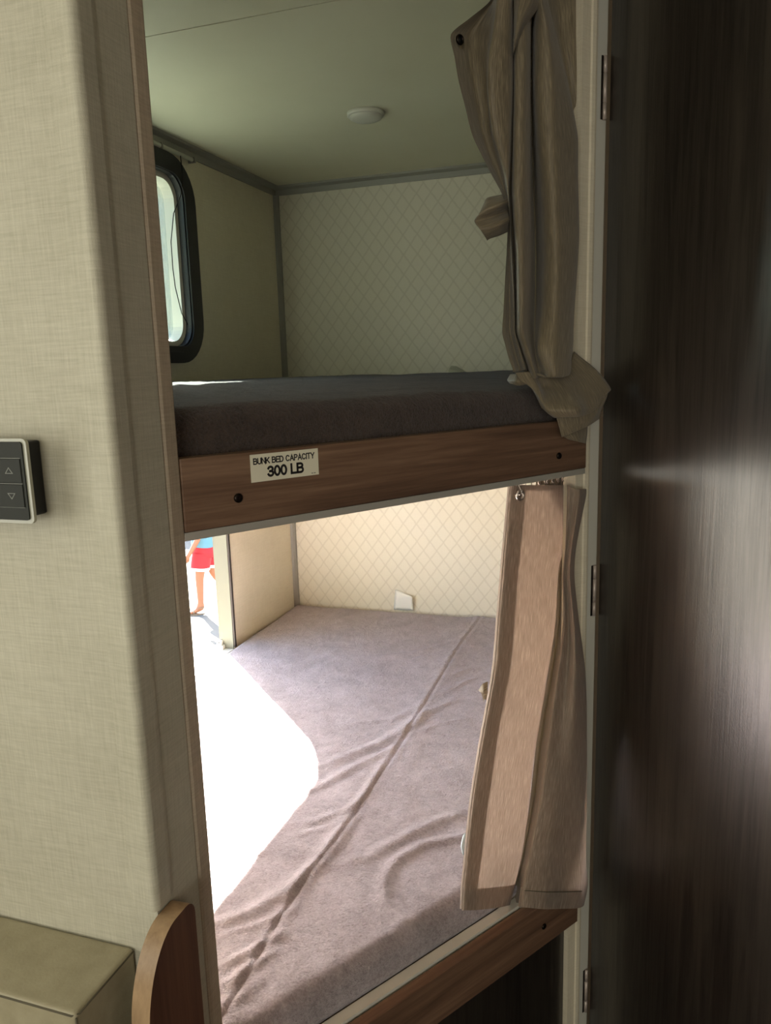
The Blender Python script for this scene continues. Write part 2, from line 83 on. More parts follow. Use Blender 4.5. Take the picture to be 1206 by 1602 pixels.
PALE_CLOTH = [[[-0.0833,0.085,0.6353],[-0.0821,0.085,0.6111],[-0.0855,0.085,0.5864]],[[-0.089,0.09,0.6282],[-0.1018,0.08,0.62],[-0.0943,0.085,0.5952]],[[-0.0872,0.095,0.6179],[-0.0952,0.09,0.6108],[-0.0924,0.09,0.5965]]]
RIDGES = [[[[-0.51,1.241],[-0.511,1.19],[-0.514,1.113],[-0.535,1.023],[-0.569,0.964],[-0.611,0.922]],0.016,0.011],[[[-0.505,0.987],[-0.536,0.948],[-0.597,0.899]],0.01,0.005],[[[-0.499,0.934],[-0.536,0.877],[-0.56,0.848]],0.01,0.006],[[[-0.493,0.898],[-0.519,0.846],[-0.54,0.813]],0.01,0.006],[[[-0.486,0.86],[-0.496,0.82],[-0.514,0.781]],0.01,0.004],[[[-0.49,1.753],[-0.501,1.684],[-0.55,1.556],[-0.613,1.468],[-0.65,1.411]],0.016,0.008],[[[-0.511,1.541],[-0.564,1.449],[-0.618,1.337],[-0.668,1.278]],0.012,0.006],[[[-0.514,1.449],[-0.51,1.302],[-0.571,1.228],[-0.62,1.204]],0.012,0.006],[[[-0.508,1.347],[-0.535,1.223],[-0.592,1.175]],0.01,0.004],[[[-0.286,1.355],[-0.299,1.336],[-0.345,1.291],[-0.404,1.204],[-0.439,1.145],[-0.491,1.116]],0.014,0.007],[[[-0.275,1.275],[-0.294,1.251],[-0.353,1.212],[-0.387,1.149],[-0.39,1.098],[-0.373,1.047],[-0.332,1.016],[-0.281,0.997],[-0.253,0.986]],0.013,0.01],[[[-0.185,1.093],[-0.213,1.071],[-0.256,1.047],[-0.261,1.019]],0.016,0.01],[[[-0.208,1.049],[-0.228,1.028],[-0.232,0.999]],0.014,0.008],[[[-0.726,2.07],[-0.641,2.118],[-0.577,2.201],[-0.526,2.272]],0.014,0.007],[[[-0.646,2.048],[-0.551,2.14],[-0.466,2.183]],0.012,0.005],[[[-0.492,1.964],[-0.447,2.047],[-0.399,2.084]],0.012,0.006],[[[-0.483,1.856],[-0.431,1.97],[-0.391,2.013]],0.01,0.005],[[[-0.496,1.714],[-0.453,1.802],[-0.382,1.861]],0.012,0.005],[[[-0.498,1.609],[-0.44,1.686],[-0.367,1.748]],0.01,0.004],[[[-0.789,1.675],[-0.708,1.736],[-0.568,1.733]],0.02,0.003],[[[-0.861,1.357],[-0.813,1.414],[-0.725,1.394]],0.012,0.005],[[[-0.8,1.241],[-0.786,1.335],[-0.708,1.33]],0.012,0.005],[[[-0.731,1.147],[-0.725,1.25],[-0.646,1.26]],0.012,0.005],[[[-0.696,1.076],[-0.69,1.158],[-0.653,1.19]],0.012,0.005],[[[-0.649,1.017],[-0.641,1.092],[-0.616,1.118]],0.01,0.004],[[[-0.638,1.641],[-0.567,1.677],[-0.511,1.767]],0.012,0.004],[[[-0.317,0.934],[-0.27,0.975],[-0.217,0.997]],0.02,0.004]]
SEAM = [[-0.505,2.473],[-0.514,2.283],[-0.512,2.043],[-0.507,1.752],[-0.505,1.522],[-0.503,1.332],[-0.508,1.18],[-0.517,1.059],[-0.518,0.966],[-0.513,0.87],[-0.509,0.764]]
# ---------------------------------------------------------------- helpers
ANG = math.radians(57)
T = Vector((math.cos(ANG), math.sin(ANG), 0))        # along the slanted bunk front
N = Vector((-T.y, T.x, 0))                           # into the bunks
O = Vector(DIAG_ORIGIN)
def D(s, d, z):
    return O + T * s + N * d + Vector((0, 0, z))

def srgb(r, g, b):
    f = lambda c: (c / 255 / 12.92) if c / 255 <= 0.04045 else ((c / 255 + 0.055) / 1.055) ** 2.4
    return (f(r), f(g), f(b), 1)

def tag(o, label=None, cat=None, group=None, kind=None):
    if label: o['label'] = label
    if cat: o['category'] = cat
    if group: o['group'] = group
    if kind: o['kind'] = kind
    return o

def put(o, parent=None):
    COL.objects.link(o)
    if parent is not None:
        o.parent = parent
        base = parent.location.copy() if parent.type == 'EMPTY' else Vector((0, 0, 0))
        o.matrix_parent_inverse = Matrix.Translation(-base)
    return o

def empty(name, loc, **k):
    o = bpy.data.objects.new(name, None); o.location = loc; o.empty_display_size = 0.05
    COL.objects.link(o); return tag(o, **k)

def mesh(name, verts, faces, mat, parent=None, uvs=None, smooth=False):
    me = bpy.data.meshes.new(name)
    me.from_pydata([tuple(v) for v in verts], [], faces)
    me.materials.append(mat)
    if smooth: me.polygons.foreach_set('use_smooth', [True] * len(me.polygons))
    if uvs is not None:
        lay = me.uv_layers.new(name='UVMap')
        idx = np.zeros(len(me.loops), dtype=np.int32); me.loops.foreach_get('vertex_index', idx)
        lay.data.foreach_set('uv', np.asarray(uvs, dtype=np.float32)[idx].ravel())
    me.validate(); me.update()
    return put(bpy.data.objects.new(name, me), parent)

def from_bm(name, bm, mat, parent=None, smooth=False):
    bmesh.ops.recalc_face_normals(bm, faces=bm.faces)
    me = bpy.data.meshes.new(name); bm.to_mesh(me); bm.free()
    me.materials.append(mat)
    if smooth: me.polygons.foreach_set('use_smooth', [True] * len(me.polygons))
    return put(bpy.data.objects.new(name, me), parent)

def bm_box(bm, lo, hi, f=None):
    vs = []
    for x in (lo[0], hi[0]):
        for y in (lo[1], hi[1]):
            for z in (lo[2], hi[2]):
                p = (x, y, z)
                vs.append(bm.verts.new(f(*p) if f else p))
    for q in ((0, 1, 3, 2), (4, 6, 7, 5), (0, 4, 5, 1), (2, 3, 7, 6), (0, 2, 6, 4), (1, 5, 7, 3)):
        bm.faces.new([vs[i] for i in q])
    return vs

def box(name, lo, hi, mat, parent=None, bevel=0, seg=2, f=None):
    bm = bmesh.new(); bm_box(bm, lo, hi, f)
    if bevel:
        bmesh.ops.recalc_face_normals(bm, faces=bm.faces)
        bmesh.ops.bevel(bm, geom=bm.edges[:], offset=bevel, segments=seg, affect='EDGES', profile=0.5)
    return from_bm(name, bm, mat, parent)

def boxes(name, lst, mat, parent=None, f=None, extra=None):
    bm = bmesh.new()
    for lo, hi in lst: bm_box(bm, lo, hi, f)
    if extra: extra(bm)
    return from_bm(name, bm, mat, parent)

def prism(bm, pts, a, b, f):
    """closed outline pts (u, v) extruded from a to b; f(u, v, w) gives the place"""
    lo = [bm.verts.new(f(u, v, a)) for u, v in pts]; hi = [bm.verts.new(f(u, v, b)) for u, v in pts]
    bm.faces.new(lo); bm.faces.new(hi)
    k = len(pts)
    for i in range(k): bm.faces.new((lo[i], lo[(i + 1) % k], hi[(i + 1) % k], hi[i]))

def rrect(u0, u1, v0, v1, r, n=8):
    out = []
    for cu, cv, a0 in ((u1 - r, v1 - r, 0), (u0 + r, v1 - r, 90), (u0 + r, v0 + r, 180), (u1 - r, v0 + r, 270)):
        for i in range(n + 1):
            a = math.radians(a0 + 90 * i / n); out.append((cu + r * math.cos(a), cv + r * math.sin(a)))
    return out

def ring(bm, outer, inner, a, b, f):
    k = len(outer)
    V = [[bm.verts.new(f(u, v, w)) for u, v in L] for L in (outer, inner) for w in (a, b)]
    oa, ob, ia, ib = V
    for i in range(k):
        j = (i + 1) % k
        bm.faces.new((oa[i], oa[j], ob[j], ob[i])); bm.faces.new((ia[i], ib[i], ib[j], ia[j]))
        bm.faces.new((oa[i], ia[i], ia[j], oa[j])); bm.faces.new((ob[i], ob[j], ib[j], ib[i]))

def tube(name, pts, r, mat, parent=None, seg=8, closed=False):
    bm = bmesh.new(); pts = [Vector(p) for p in pts]; rings = []
    n = len(pts)
    for i, p in enumerate(pts):
        a = pts[(i - 1) % n] if (closed or i > 0) else p
        b = pts[(i + 1) % n] if (closed or i < n - 1) else p
        d = (b - a).normalized()
        x = d.orthogonal() if not rings else (px - d * px.dot(d))
        x.normalize(); px = x; y = d.cross(x)
        rr = r[i] if isinstance(r, (list, tuple)) else r
        rings.append([bm.verts.new(p + (x * math.cos(2 * math.pi * k / seg) + y * math.sin(2 * math.pi * k / seg)) * rr) for k in range(seg)])
    for i in range(n if closed else n - 1):
        A, B = rings[i], rings[(i + 1) % n]
        for k in range(seg): bm.faces.new((A[k], A[(k + 1) % seg], B[(k + 1) % seg], B[k]))
    if not closed:
        bm.faces.new(rings[0]); bm.faces.new(rings[-1])
    return from_bm(name, bm, mat, parent, smooth=True)

def lathe(name, prof, mat, f, parent=None, seg=32):
    """prof: (radius, height) pairs; f(x, y, h) gives the place"""
    bm = bmesh.new(); rings = []
    for r, h in prof:
        rings.append([bm.verts.new(f(r * math.cos(2 * math.pi * k / seg), r * math.sin(2 * math.pi * k / seg), h)) for k in range(seg)])
    for A, B in zip(rings, rings[1:]):
        for k in range(seg): bm.faces.new((A[k], A[(k + 1) % seg], B[(k + 1) % seg], B[k]))
    bm.faces.new(rings[0]); bm.faces.new(rings[-1])
    o = from_bm(name, bm, mat, parent, smooth=True)
    return o

def catmull(G, k):
    """refine a control grid along both axes"""
    G = np.asarray(G, float)
    for ax in (0, 1):
        G = np.swapaxes(G, 0, ax)
        n = len(G)
        P = np.concatenate([[2 * G[0] - G[1]], G, [2 * G[-1] - G[-2]]])
        out = []
        for i in range(n - 1):
            p0, p1, p2, p3 = P[i], P[i + 1], P[i + 2], P[i + 3]
            for q in range(k):
                t = q / k
                # cardinal spline with a tight tension so folds stay crisp
                c = 0.38
                m1, m2 = c * (p2 - p0), c * (p3 - p1)
                h = 2 * t ** 3 - 3 * t ** 2 + 1
                out.append(h * p1 + (t ** 3 - 2 * t ** 2 + t) * m1 + (-2 * t ** 3 + 3 * t ** 2) * p2 + (t ** 3 - t ** 2) * m2)
        out.append(G[-1])
        G = np.swapaxes(np.array(out), 0, ax)
    return G

def cloth(name, grid, mat, parent=None, k=6, warp=0.0, seed=0, thick=0.0):
    """cloth sheet through a grid of (s, d, z) points in the slanted bunk-front frame"""
    G = catmull(grid, k)
    a, b, _ = G.shape
    V = np.array(O)[None, None] + G[..., :1] * np.array(T) + G[..., 1:2] * np.array(N) + G[..., 2:3] * np.array((0, 0, 1))
    if warp:
        for i in range(a):
            for j in range(b):
                p = Vector(V[i, j])
                V[i, j] += np.array(N) * warp * noise.noise(Vector((p.x * 22, p.y * 22, p.z * 9 + seed)))
    du = np.linalg.norm(np.diff(V, axis=1), axis=2); u = np.concatenate([np.zeros((a, 1)), np.cumsum(du, 1)], 1)
    dv = np.linalg.norm(np.diff(V, axis=0), axis=2); v = np.concatenate([np.zeros((1, b)), np.cumsum(dv, 0)], 0)
    u = u.mean(0, keepdims=True).repeat(a, 0); v = v.mean(1, keepdims=True).repeat(b, 1)
    F = [(i * b + j, i * b + j + 1, (i + 1) * b + j + 1, (i + 1) * b + j) for i in range(a - 1) for j in range(b - 1)]
    o = mesh(name, V.reshape(-1, 3), F, mat, parent, np.stack([u.ravel(), v.ravel()], 1), smooth=True)
    if thick:
        m = o.modifiers.new('thickness', 'SOLIDIFY'); m.thickness = thick; m.offset = 0
    return o, G

def arc(cx, cy, rx, ry, a0, a1, n=9):
    return [(cx + rx * math.cos(math.radians(a0 + (a1 - a0) * i / n)), cy + ry * math.sin(math.radians(a0 + (a1 - a0) * i / n))) for i in range(n + 1)]
GLYPH = {   # width, strokes on a unit-high letter (stroke centre lines)
 'B': (.62, [[(0, 0), (0, 1)], [(0, 1), (.33, 1)] + arc(.33, .77, .25, .23, 90, -90) + [(0, .54)], [(0, .54), (.36, .54)] + arc(.36, .27, .27, .27, 90, -90) + [(0, 0)]]),
 'U': (.62, [[(0, 1)] + arc(.31, .30, .31, .30, 180, 360) + [(.62, 1)]]),
 'N': (.62, [[(0, 0), (0, 1), (.62, 0), (.62, 1)]]),
 'K': (.62, [[(0, 0), (0, 1)], [(.60, 1), (0, .36)], [(.20, .58), (.64, 0)]]),
 'E': (.54, [[(.54, 1), (0, 1), (0, 0), (.56, 0)], [(0, .52), (.50, .52)]]),
 'D': (.64, [[(0, 0), (0, 1), (.28, 1)] + arc(.28, .5, .36, .5, 90, -90) + [(0, 0)]]),
 'C': (.66, [arc(.34, .5, .34, .5, 40, 320, 20)]),
 'A': (.68, [[(0, 0), (.34, 1), (.68, 0)], [(.12, .33), (.56, .33)]]),
 'P': (.58, [[(0, 0), (0, 1), (.32, 1)] + arc(.32, .74, .26, .26, 90, -90) + [(0, .48)]]),
 'I': (.02, [[(.01, 0), (.01, 1)]]),
 'T': (.60, [[(0, 1), (.60, 1)], [(.30, 1), (.30, 0)]]),
 'Y': (.64, [[(0, 1), (.32, .45), (.64, 1)], [(.32, .45), (.32, 0)]]),
 'L': (.50, [[(0, 1), (0, 0), (.50, 0)]]),
 '3': (.54, [arc(.26, .755, .245, .245, 160, -90, 12) + [(.2, .51)], [(.2, .51), (.26, .51)] + arc(.265, .26, .275, .26, 90, -160, 12)]),
 '0': (.54, [arc(.27, .5, .27, .5, 0, 360, 24)]),
 ' ': (.22, [])}
def text(name, body, cap, place, mat, parent, stroke, width):
    """block capitals of height cap, drawn as flat raised strokes and stretched to a given width"""
    bm = bmesh.new(); x = 0.0; runs = []
    gap = 0.20
    for ch in body:
        w, st = GLYPH[ch]
        for p in st: runs.append([(x + u, v) for u, v in p])
        x += w + gap
    x -= gap
    k = width / x; hw = stroke / 2
    for p in runs:
        q = [((u - x / 2) * k, (v - 0.5) * (cap - stroke)) for u, v in p]
        ded = [q[0]]
        for c in q[1:]:
            if math.hypot(c[0] - ded[-1][0], c[1] - ded[-1][1]) > 1e-6: ded.append(c)
        L = []; n = len(ded)
        for i in range(n):
            ds = []
            if i: ds.append(Vector((ded[i][0] - ded[i - 1][0], ded[i][1] - ded[i - 1][1])).normalized())
            if i < n - 1: ds.append(Vector((ded[i + 1][0] - ded[i][0], ded[i + 1][1] - ded[i][1])).normalized())
            t_ = (ds[0] + ds[-1])
            t_ = t_.normalized() if t_.length > 0.1 else ds[0]
            nrm = Vector((-t_.y, t_.x)); m_ = hw / max(0.35, nrm.dot(Vector((-ds[0].y, ds[0].x))))
            ext = Vector((0, 0))
            if i == 0: ext = -ds[0] * hw
            if i == n - 1: ext = ds[0] * hw
            if body == '0' : ext = Vector((0, 0))
            c = Vector(ded[i]) + ext
            L.append([bm.verts.new(place(*(c + nrm * m_), 0)), bm.verts.new(place(*(c - nrm * m_), 0))])
        for A, B_ in zip(L, L[1:]): bm.faces.new((A[0], A[1], B_[1], B_[0]))
    return from_bm(name, bm, mat, parent)

# ---------------------------------------------------------------- materials
MATS = {}
class NT:
    def __init__(s, name):
        s.m = bpy.data.materials.new(name); s.m.use_nodes = True
        s.n = s.m.node_tree.nodes; s.l = s.m.node_tree.links
        s.b = s.n['Principled BSDF']; s.out = s.n['Material Output']; MATS[name] = s.m
    def new(s, typ, **k):
        x = s.n.new(typ)
        for a, v in k.items(): setattr(x, a, v)
        return x
    def set(s, key, v):
        s.b.inputs[key].default_value = v
    def coords(s, scale=(1, 1, 1), rotz=0, src='Object'):
        tc = s.new('ShaderNodeTexCoord'); r = s.new('ShaderNodeMapping'); r.inputs['Rotation'].default_value = (0, 0, rotz)
        q = s.new('ShaderNodeMapping'); q.inputs['Scale'].default_value = scale
        s.l.new(tc.outputs[src], r.inputs[0]); s.l.new(r.outputs[0], q.inputs[0]); return q.outputs[0]
    def noise(s, vec, scale=1, detail=3, rough=0.55, dist=0):
        x = s.new('ShaderNodeTexNoise'); x.inputs['Scale'].default_value = scale
        x.inputs['Detail'].default_value = detail; x.inputs['Roughness'].default_value = rough; x.inputs['Distortion'].default_value = dist
        s.l.new(vec, x.inputs['Vector']); return x.outputs['Fac']
    def ramp(s, fac, stops):
        x = s.new('ShaderNodeValToRGB'); e = x.color_ramp.elements
        e[0].position, e[0].color = stops[0]; e[1].position, e[1].color = stops[-1]
        for p, c in stops[1:-1]:
            q = e.new(p); q.color = c
        s.l.new(fac, x.inputs[0]); return x.outputs[0]
    def mix(s, fac, a, b, mode='MIX'):
        x = s.new('ShaderNodeMix', data_type='RGBA', blend_type=mode)
        for i, v in ((0, fac), (6, a), (7, b)):
            if hasattr(v, 'links'): s.l.new(v, x.inputs[i])
            else: x.inputs[i].default_value = v
        return x.outputs[2]
    def math(s, op, a, b=None):
        x = s.new('ShaderNodeMath', operation=op)
        for i, v in enumerate((a, b)):
            if v is None: continue
            if hasattr(v, 'links'): s.l.new(v, x.inputs[i])
            else: x.inputs[i].default_value = v
        return x.outputs[0]
    def col(s, c): s.l.new(c, s.b.inputs['Base Color'])
    def bump(s, h, strength=0.3, dist=0.001):
        x = s.new('ShaderNodeBump'); x.inputs['Strength'].default_value = strength; x.inputs['Distance'].default_value = dist
        s.l.new(h, x.inputs['Height']); s.l.new(x.outputs[0], s.b.inputs['Normal']); return x.outputs[0]

def plain(name, c, rough=0.5, metal=0, spec=0.5):
    m = NT(name); m.set('Base Color', c); m.set('Roughness', rough); m.set('Metallic', metal); m.set('Specular IOR Level', spec)
    return m.m

def linen_mat(name, c0, c1, rotz=0, amp=1.0):
    """vinyl wall covering printed and embossed like a coarse linen weave"""
    m = NT(name)
    h = m.noise(m.coords((30, 30, 520), rotz), 1, 3, 0.6)
    v = m.noise(m.coords((520, 520, 30), rotz), 1, 3, 0.6)
    w = m.noise(m.coords((900, 900, 900), rotz), 1, 2, 0.5)
    big = m.noise(m.coords((9, 9, 9), rotz), 1, 3, 0.5)
    f = m.math('ADD', m.math('MULTIPLY', h, 0.5), m.math('MULTIPLY', v, 0.5))
    f2 = m.math('ADD', m.math('MULTIPLY', f, 0.8), m.math('MULTIPLY', big, 0.2))
    m.col(m.ramp(f2, [(0.5 - 0.17 / amp, c0), (0.5 + 0.17 / amp, c1)]))
    m.set('Roughness', 0.62); m.set('Specular IOR Level', 0.25)
    m.bump(m.math('ADD', f, m.math('MULTIPLY', w, 0.6)), 0.35, 0.0012)
    return m.m

def trellis_mat(name, c0, c1):
    """printed diamond trellis on the end wall"""
    m = NT(name)
    tc = m.new('ShaderNodeTexCoord'); sp = m.new('ShaderNodeSeparateXYZ'); m.l.new(tc.outputs['Object'], sp.inputs[0])
    wob = m.noise(m.coords((60, 60, 60)), 1, 2)
    u = m.math('ADD', m.math('MULTIPLY', sp.outputs['X'], 1 / 0.0475), m.math('MULTIPLY', m.math('SUBTRACT', wob, 0.5), 0.14))
    v = m.math('MULTIPLY', sp.outputs['Z'], 1 / 0.062)
    fs = []
    for op in ('ADD', 'SUBTRACT'):
        a = m.math(op, u, v)
        fr = m.math('SUBTRACT', a, m.math('FLOOR', a))
        dist = m.math('ABSOLUTE', m.math('SUBTRACT', fr, 0.5))
        dbl = m.math('ABSOLUTE', m.math('SUBTRACT', dist, 0.035))
        fs.append(m.ramp(dbl, [(0.0, (1, 1, 1, 1)), (0.045, (0, 0, 0, 1))]))
    line = m.math('MAXIMUM', fs[0], fs[1])
    h = m.noise(m.coords((30, 30, 500)), 1, 3, 0.6); vv = m.noise(m.coords((500, 500, 30)), 1, 3, 0.6)
    weave = m.math('ADD', m.math('MULTIPLY', h, 0.5), m.math('MULTIPLY', vv, 0.5))
    base = m.mix(weave, tuple(c * 0.93 for c in c0[:3]) + (1,), tuple(min(1, c * 1.05) for c in c0[:3]) + (1,))
    m.col(m.mix(m.math('MULTIPLY', line, 0.55), base, c1))
    m.set('Roughness', 0.6); m.set('Specular IOR Level', 0.25)
    m.bump(m.math('ADD', weave, m.math('MULTIPLY', line, -0.4)), 0.25, 0.001)
    return m.m

def wood_mat(name, stops, along, rough=0.45, rotz=0, spec=0.4, bump=0.15, freq=1.0, dist=0.6):
    """laminate; along = axis of the grain after turning by rotz"""
    m = NT(name)
    sc = [55 * freq, 55 * freq, 55 * freq]; sc['XYZ'.index(along)] = 2.2 * freq
    fine = [c * 5 for c in sc]
    a = m.noise(m.coords(sc, rotz), 1, 5, 0.6, dist)
    b = m.noise(m.coords(fine, rotz), 1, 3, 0.6, 0.2)
    big = [7 * freq] * 3; big['XYZ'.index(along)] = 0.9 * freq
    c = m.noise(m.coords(big, rotz), 1, 3, 0.5, 1.0)
    f = m.math('ADD', m.math('ADD', m.math('MULTIPLY', a, 0.45), m.math('MULTIPLY', b, 0.25)), m.math('MULTIPLY', c, 0.3))
    m.col(m.ramp(f, stops)); m.set('Roughness', rough); m.set('Specular IOR Level', spec)
    m.bump(m.math('ADD', a, b), bump, 0.0006)
    if spec > 0.6:
        m.l.new(m.math('MULTIPLY', m.ramp(f, [(0.38, (0.78,) * 3 + (1,)), (0.52, (1, 1, 1, 1))]), spec), m.b.inputs['Specular IOR Level'])
    return m.m

def plush_mat(name, c0, c1, nap=260, sheen=0.55):
    m = NT(name)
    big = m.noise(m.coords((11, 11, 11)), 1, 4, 0.6, 0.6)
    mid = m.noise(m.coords((75, 75, 75)), 1, 4, 0.65, 0.5)
    fine = m.noise(m.coords((nap, nap, nap)), 1, 4, 0.7, 0.4)
    f = m.math('ADD', m.math('ADD', m.math('MULTIPLY', big, 0.3), m.math('MULTIPLY', mid, 0.25)), m.math('MULTIPLY', fine, 0.45))
    m.col(m.ramp(f, [(0.38, c0), (0.62, c1)]))
    m.set('Roughness', 0.95); m.set('Specular IOR Level', 0.1)
    m.set('Sheen Weight', sheen); m.set('Sheen Roughness', 0.5); m.set('Sheen Tint', (0.9, 0.88, 0.9, 1))
    m.bump(m.math('ADD', m.math('MULTIPLY', fine, 0.9), m.math('MULTIPLY', mid, 1.1)), 0.9, 0.005)
    return m.m

def curtain_mat(name, c0, c1, trans):
    """woven curtain cloth with a vertical slub and a slight sheen; some light passes through"""
    m = NT(name)
    a = m.noise(m.coords((820, 34, 1), src='UV'), 1, 2, 0.5, 0.0)
    b = m.noise(m.coords((1700, 70, 1), src='UV'), 1, 2, 0.5, 0.0)
    f = m.math('ADD', m.math('MULTIPLY', a, 0.6), m.math('MULTIPLY', b, 0.4))
    c = m.ramp(f, [(0.36, c0), (0.52, tuple(x * 0.62 + y * 0.38 for x, y in zip(c0, c1))), (0.66, c1)])
    m.col(c); m.set('Roughness', 0.5); m.set('Specular IOR Level', 0.35); m.set('Sheen Weight', 0.25)
    nb = m.bump(f, 0.6, 0.0012)
    tr = m.new('ShaderNodeBsdfTranslucent'); m.l.new(m.mix(1.0, c, (1.0, 0.88, 0.82, 1), 'MULTIPLY'), tr.inputs[0]); m.l.new(nb, tr.inputs['Normal'])
    mx = m.new('ShaderNodeMixShader'); mx.inputs[0].default_value = trans
    m.l.new(m.b.outputs[0], mx.inputs[1]); m.l.new(tr.outputs[0], mx.inputs[2]); m.l.new(mx.outputs[0], m.out.inputs[0])
    return m.m

def glass_mat(name, tint):
    m = NT(name)
    t = m.new('ShaderNodeBsdfTransparent'); t.inputs[0].default_value = tint
    g = m.new('ShaderNodeBsdfGlossy'); g.inputs['Roughness'].default_value = 0.02
    mx = m.new('ShaderNodeMixShader')
    mx.inputs[0].default_value = 0.05; m.l.new(t.outputs[0], mx.inputs[1]); m.l.new(g.outputs[0], mx.inputs[2]); m.l.new(mx.outputs[0], m.out.inputs[0])
    return m.m

LINEN = linen_mat('linen_vinyl', srgb(170, 166, 147), srgb(201, 197, 179), amp=0.9)
LINEN_TRIM = linen_mat('linen_trim', srgb(165, 150, 132), srgb(196, 182, 160))
LINEN_PALE = linen_mat('linen_pale', srgb(210, 200, 176), srgb(230, 222, 200), amp=0.9)
TRELLIS = trellis_mat('trellis_print', srgb(222, 216, 198), srgb(190, 182, 162))
CEIL = NT('ceiling_panel')
CEIL.col(CEIL.ramp(CEIL.noise(CEIL.coords((4, 4, 4)), 1, 4, 0.5), [(0.3, srgb(222, 217, 192)), (0.7, srgb(228, 224, 200))]))
CEIL.set('Roughness', 0.55); CEIL.bump(CEIL.noise(CEIL.coords((300, 60, 60)), 1, 3), 0.12, 0.001)
CEIL = CEIL.m
TRIM_GREY = plain('grey_trim', srgb(150, 148, 138), 0.5)
TRIM_DARK = plain('dark_seal', srgb(62, 54, 50), 0.6)
WHITE_METAL = plain('painted_white_metal', srgb(214, 212, 200), 0.4)
JAMB = plain('hatch_jamb_paint', srgb(112, 110, 95), 0.6)
ALU = plain('brushed_aluminium', srgb(196, 194, 184), 0.38, 0.5)
STEEL = plain('steel', srgb(190, 182, 176), 0.28, 1.0)
DARK_METAL = plain('dark_metal', srgb(50, 44, 40), 0.35, 1.0)
HINGE = plain('hinge_nickel', srgb(196, 182, 172), 0.4, 0.3)
BLACK = plain('black_rubber', srgb(16, 16, 18), 0.42)
BLACK_PLASTIC = plain('black_plastic', srgb(14, 14, 15), 0.5)
PANEL_GLASS = plain('smoked_panel', srgb(50, 52, 48), 0.5, 0, 0.12)
PANEL_LINE = plain('grey_print', srgb(118, 120, 112), 0.5)
RIM = plain('clear_rim', srgb(160, 160, 144), 0.2)
WOOD = wood_mat('bunk_rail_laminate', [(0.34, srgb(80, 60, 47)), (0.5, srgb(110, 84, 66)), (0.66, srgb(140, 112, 90))], 'X', 0.42, -ANG)
WOOD_EDGE = wood_mat('edge_banding', [(0.35, srgb(142, 116, 88)), (0.65, srgb(178, 150, 116))], 'Z', 0.35)
WOOD_PANEL = wood_mat('bench_end_laminate', [(0.34, srgb(76, 50, 40)), (0.5, srgb(98, 66, 52)), (0.66, srgb(116, 82, 64))], 'Z', 0.45)
DARK_WOOD = wood_mat('dark_oak_laminate', [(0.34, srgb(20, 17, 15)), (0.46, srgb(36, 31, 27)), (0.56, srgb(48, 42, 36)), (0.68, srgb(62, 54, 47))], 'Z', 0.31, -math.radians(127), 1.0, 0.3, 1.0, 1.2)
FLOOR = wood_mat('floor_vinyl', [(0.35, srgb(70, 60, 52)), (0.65, srgb(104, 92, 80))], 'Y', 0.45)
PLUSH = plush_mat('plush_taupe', srgb(132, 121, 123), srgb(186, 176, 180))
PLUSH_DARK = plush_mat('plush_brown', srgb(42, 31, 26), srgb(84, 69, 60), 330, 0.35)
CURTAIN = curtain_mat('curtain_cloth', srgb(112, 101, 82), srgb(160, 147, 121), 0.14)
CURTAIN_LOW = curtain_mat('curtain_cloth_backlit', srgb(142, 128, 115), srgb(192, 177, 161), 0.42)  # paler, more translucent copy of the curtain cloth; backlit glow put into the colour
LEATHER = NT('bench_vinyl')
LEATHER.col(LEATHER.ramp(LEATHER.noise(LEATHER.coords((40, 40, 40)), 1, 4), [(0.3, srgb(150, 142, 116)), (0.7, srgb(164, 156, 130))]))
LEATHER.set('Roughness', 0.5); LEATHER.bump(LEATHER.noise(LEATHER.coords((350, 350, 350)), 1, 3), 0.25, 0.001)
LEATHER = LEATHER.m
STITCH = plain('seam_thread', srgb(92, 86, 70), 0.8)
PAPER = plain('white_paper', srgb(232, 232, 224), 0.7)
STICKER = plain('sticker_vinyl', srgb(226, 222, 200), 0.4)
INK = plain('black_ink', srgb(22, 20, 20), 0.5)
LENS = plain('lamp_lens', srgb(205, 203, 190), 0.35)
GLASS = glass_mat('tinted_glass', (0.55, 0.61, 0.60, 1))
GROUND = NT('pale_concrete')
GROUND.col(GROUND.ramp(GROUND.noise(GROUND.coords((1.2, 1.2, 1.2)), 1, 5, 0.6), [(0.3, srgb(84, 81, 72)), (0.7, srgb(100, 96, 86))]))
GROUND.set('Roughness', 0.9); GROUND = GROUND.m
SKIN = plain('skin', srgb(128, 80, 54), 0.55)
SHIRT = plain('pale_blue_cotton', srgb(74, 112, 126), 0.8)
RED = plain('red_cotton', srgb(138, 4, 18), 0.75)
WHITE_CLOTH = plain('white_cotton', srgb(190, 190, 190), 0.8)
HAIR = plain('brown_hair', srgb(70, 48, 34), 0.6)
SANDAL = plain('sandal_leather', srgb(110, 92, 74), 0.7)
PALE_BLUE = plain('pale_blue_cloth', srgb(196, 212, 218), 0.8)
TRAILER = plain('white_fibreglass', srgb(226, 228, 228), 0.4)
TAN = plain('tan_canvas', srgb(170, 168, 130), 0.8)
TYRE = plain('tyre_rubber', srgb(30, 30, 32), 0.8)

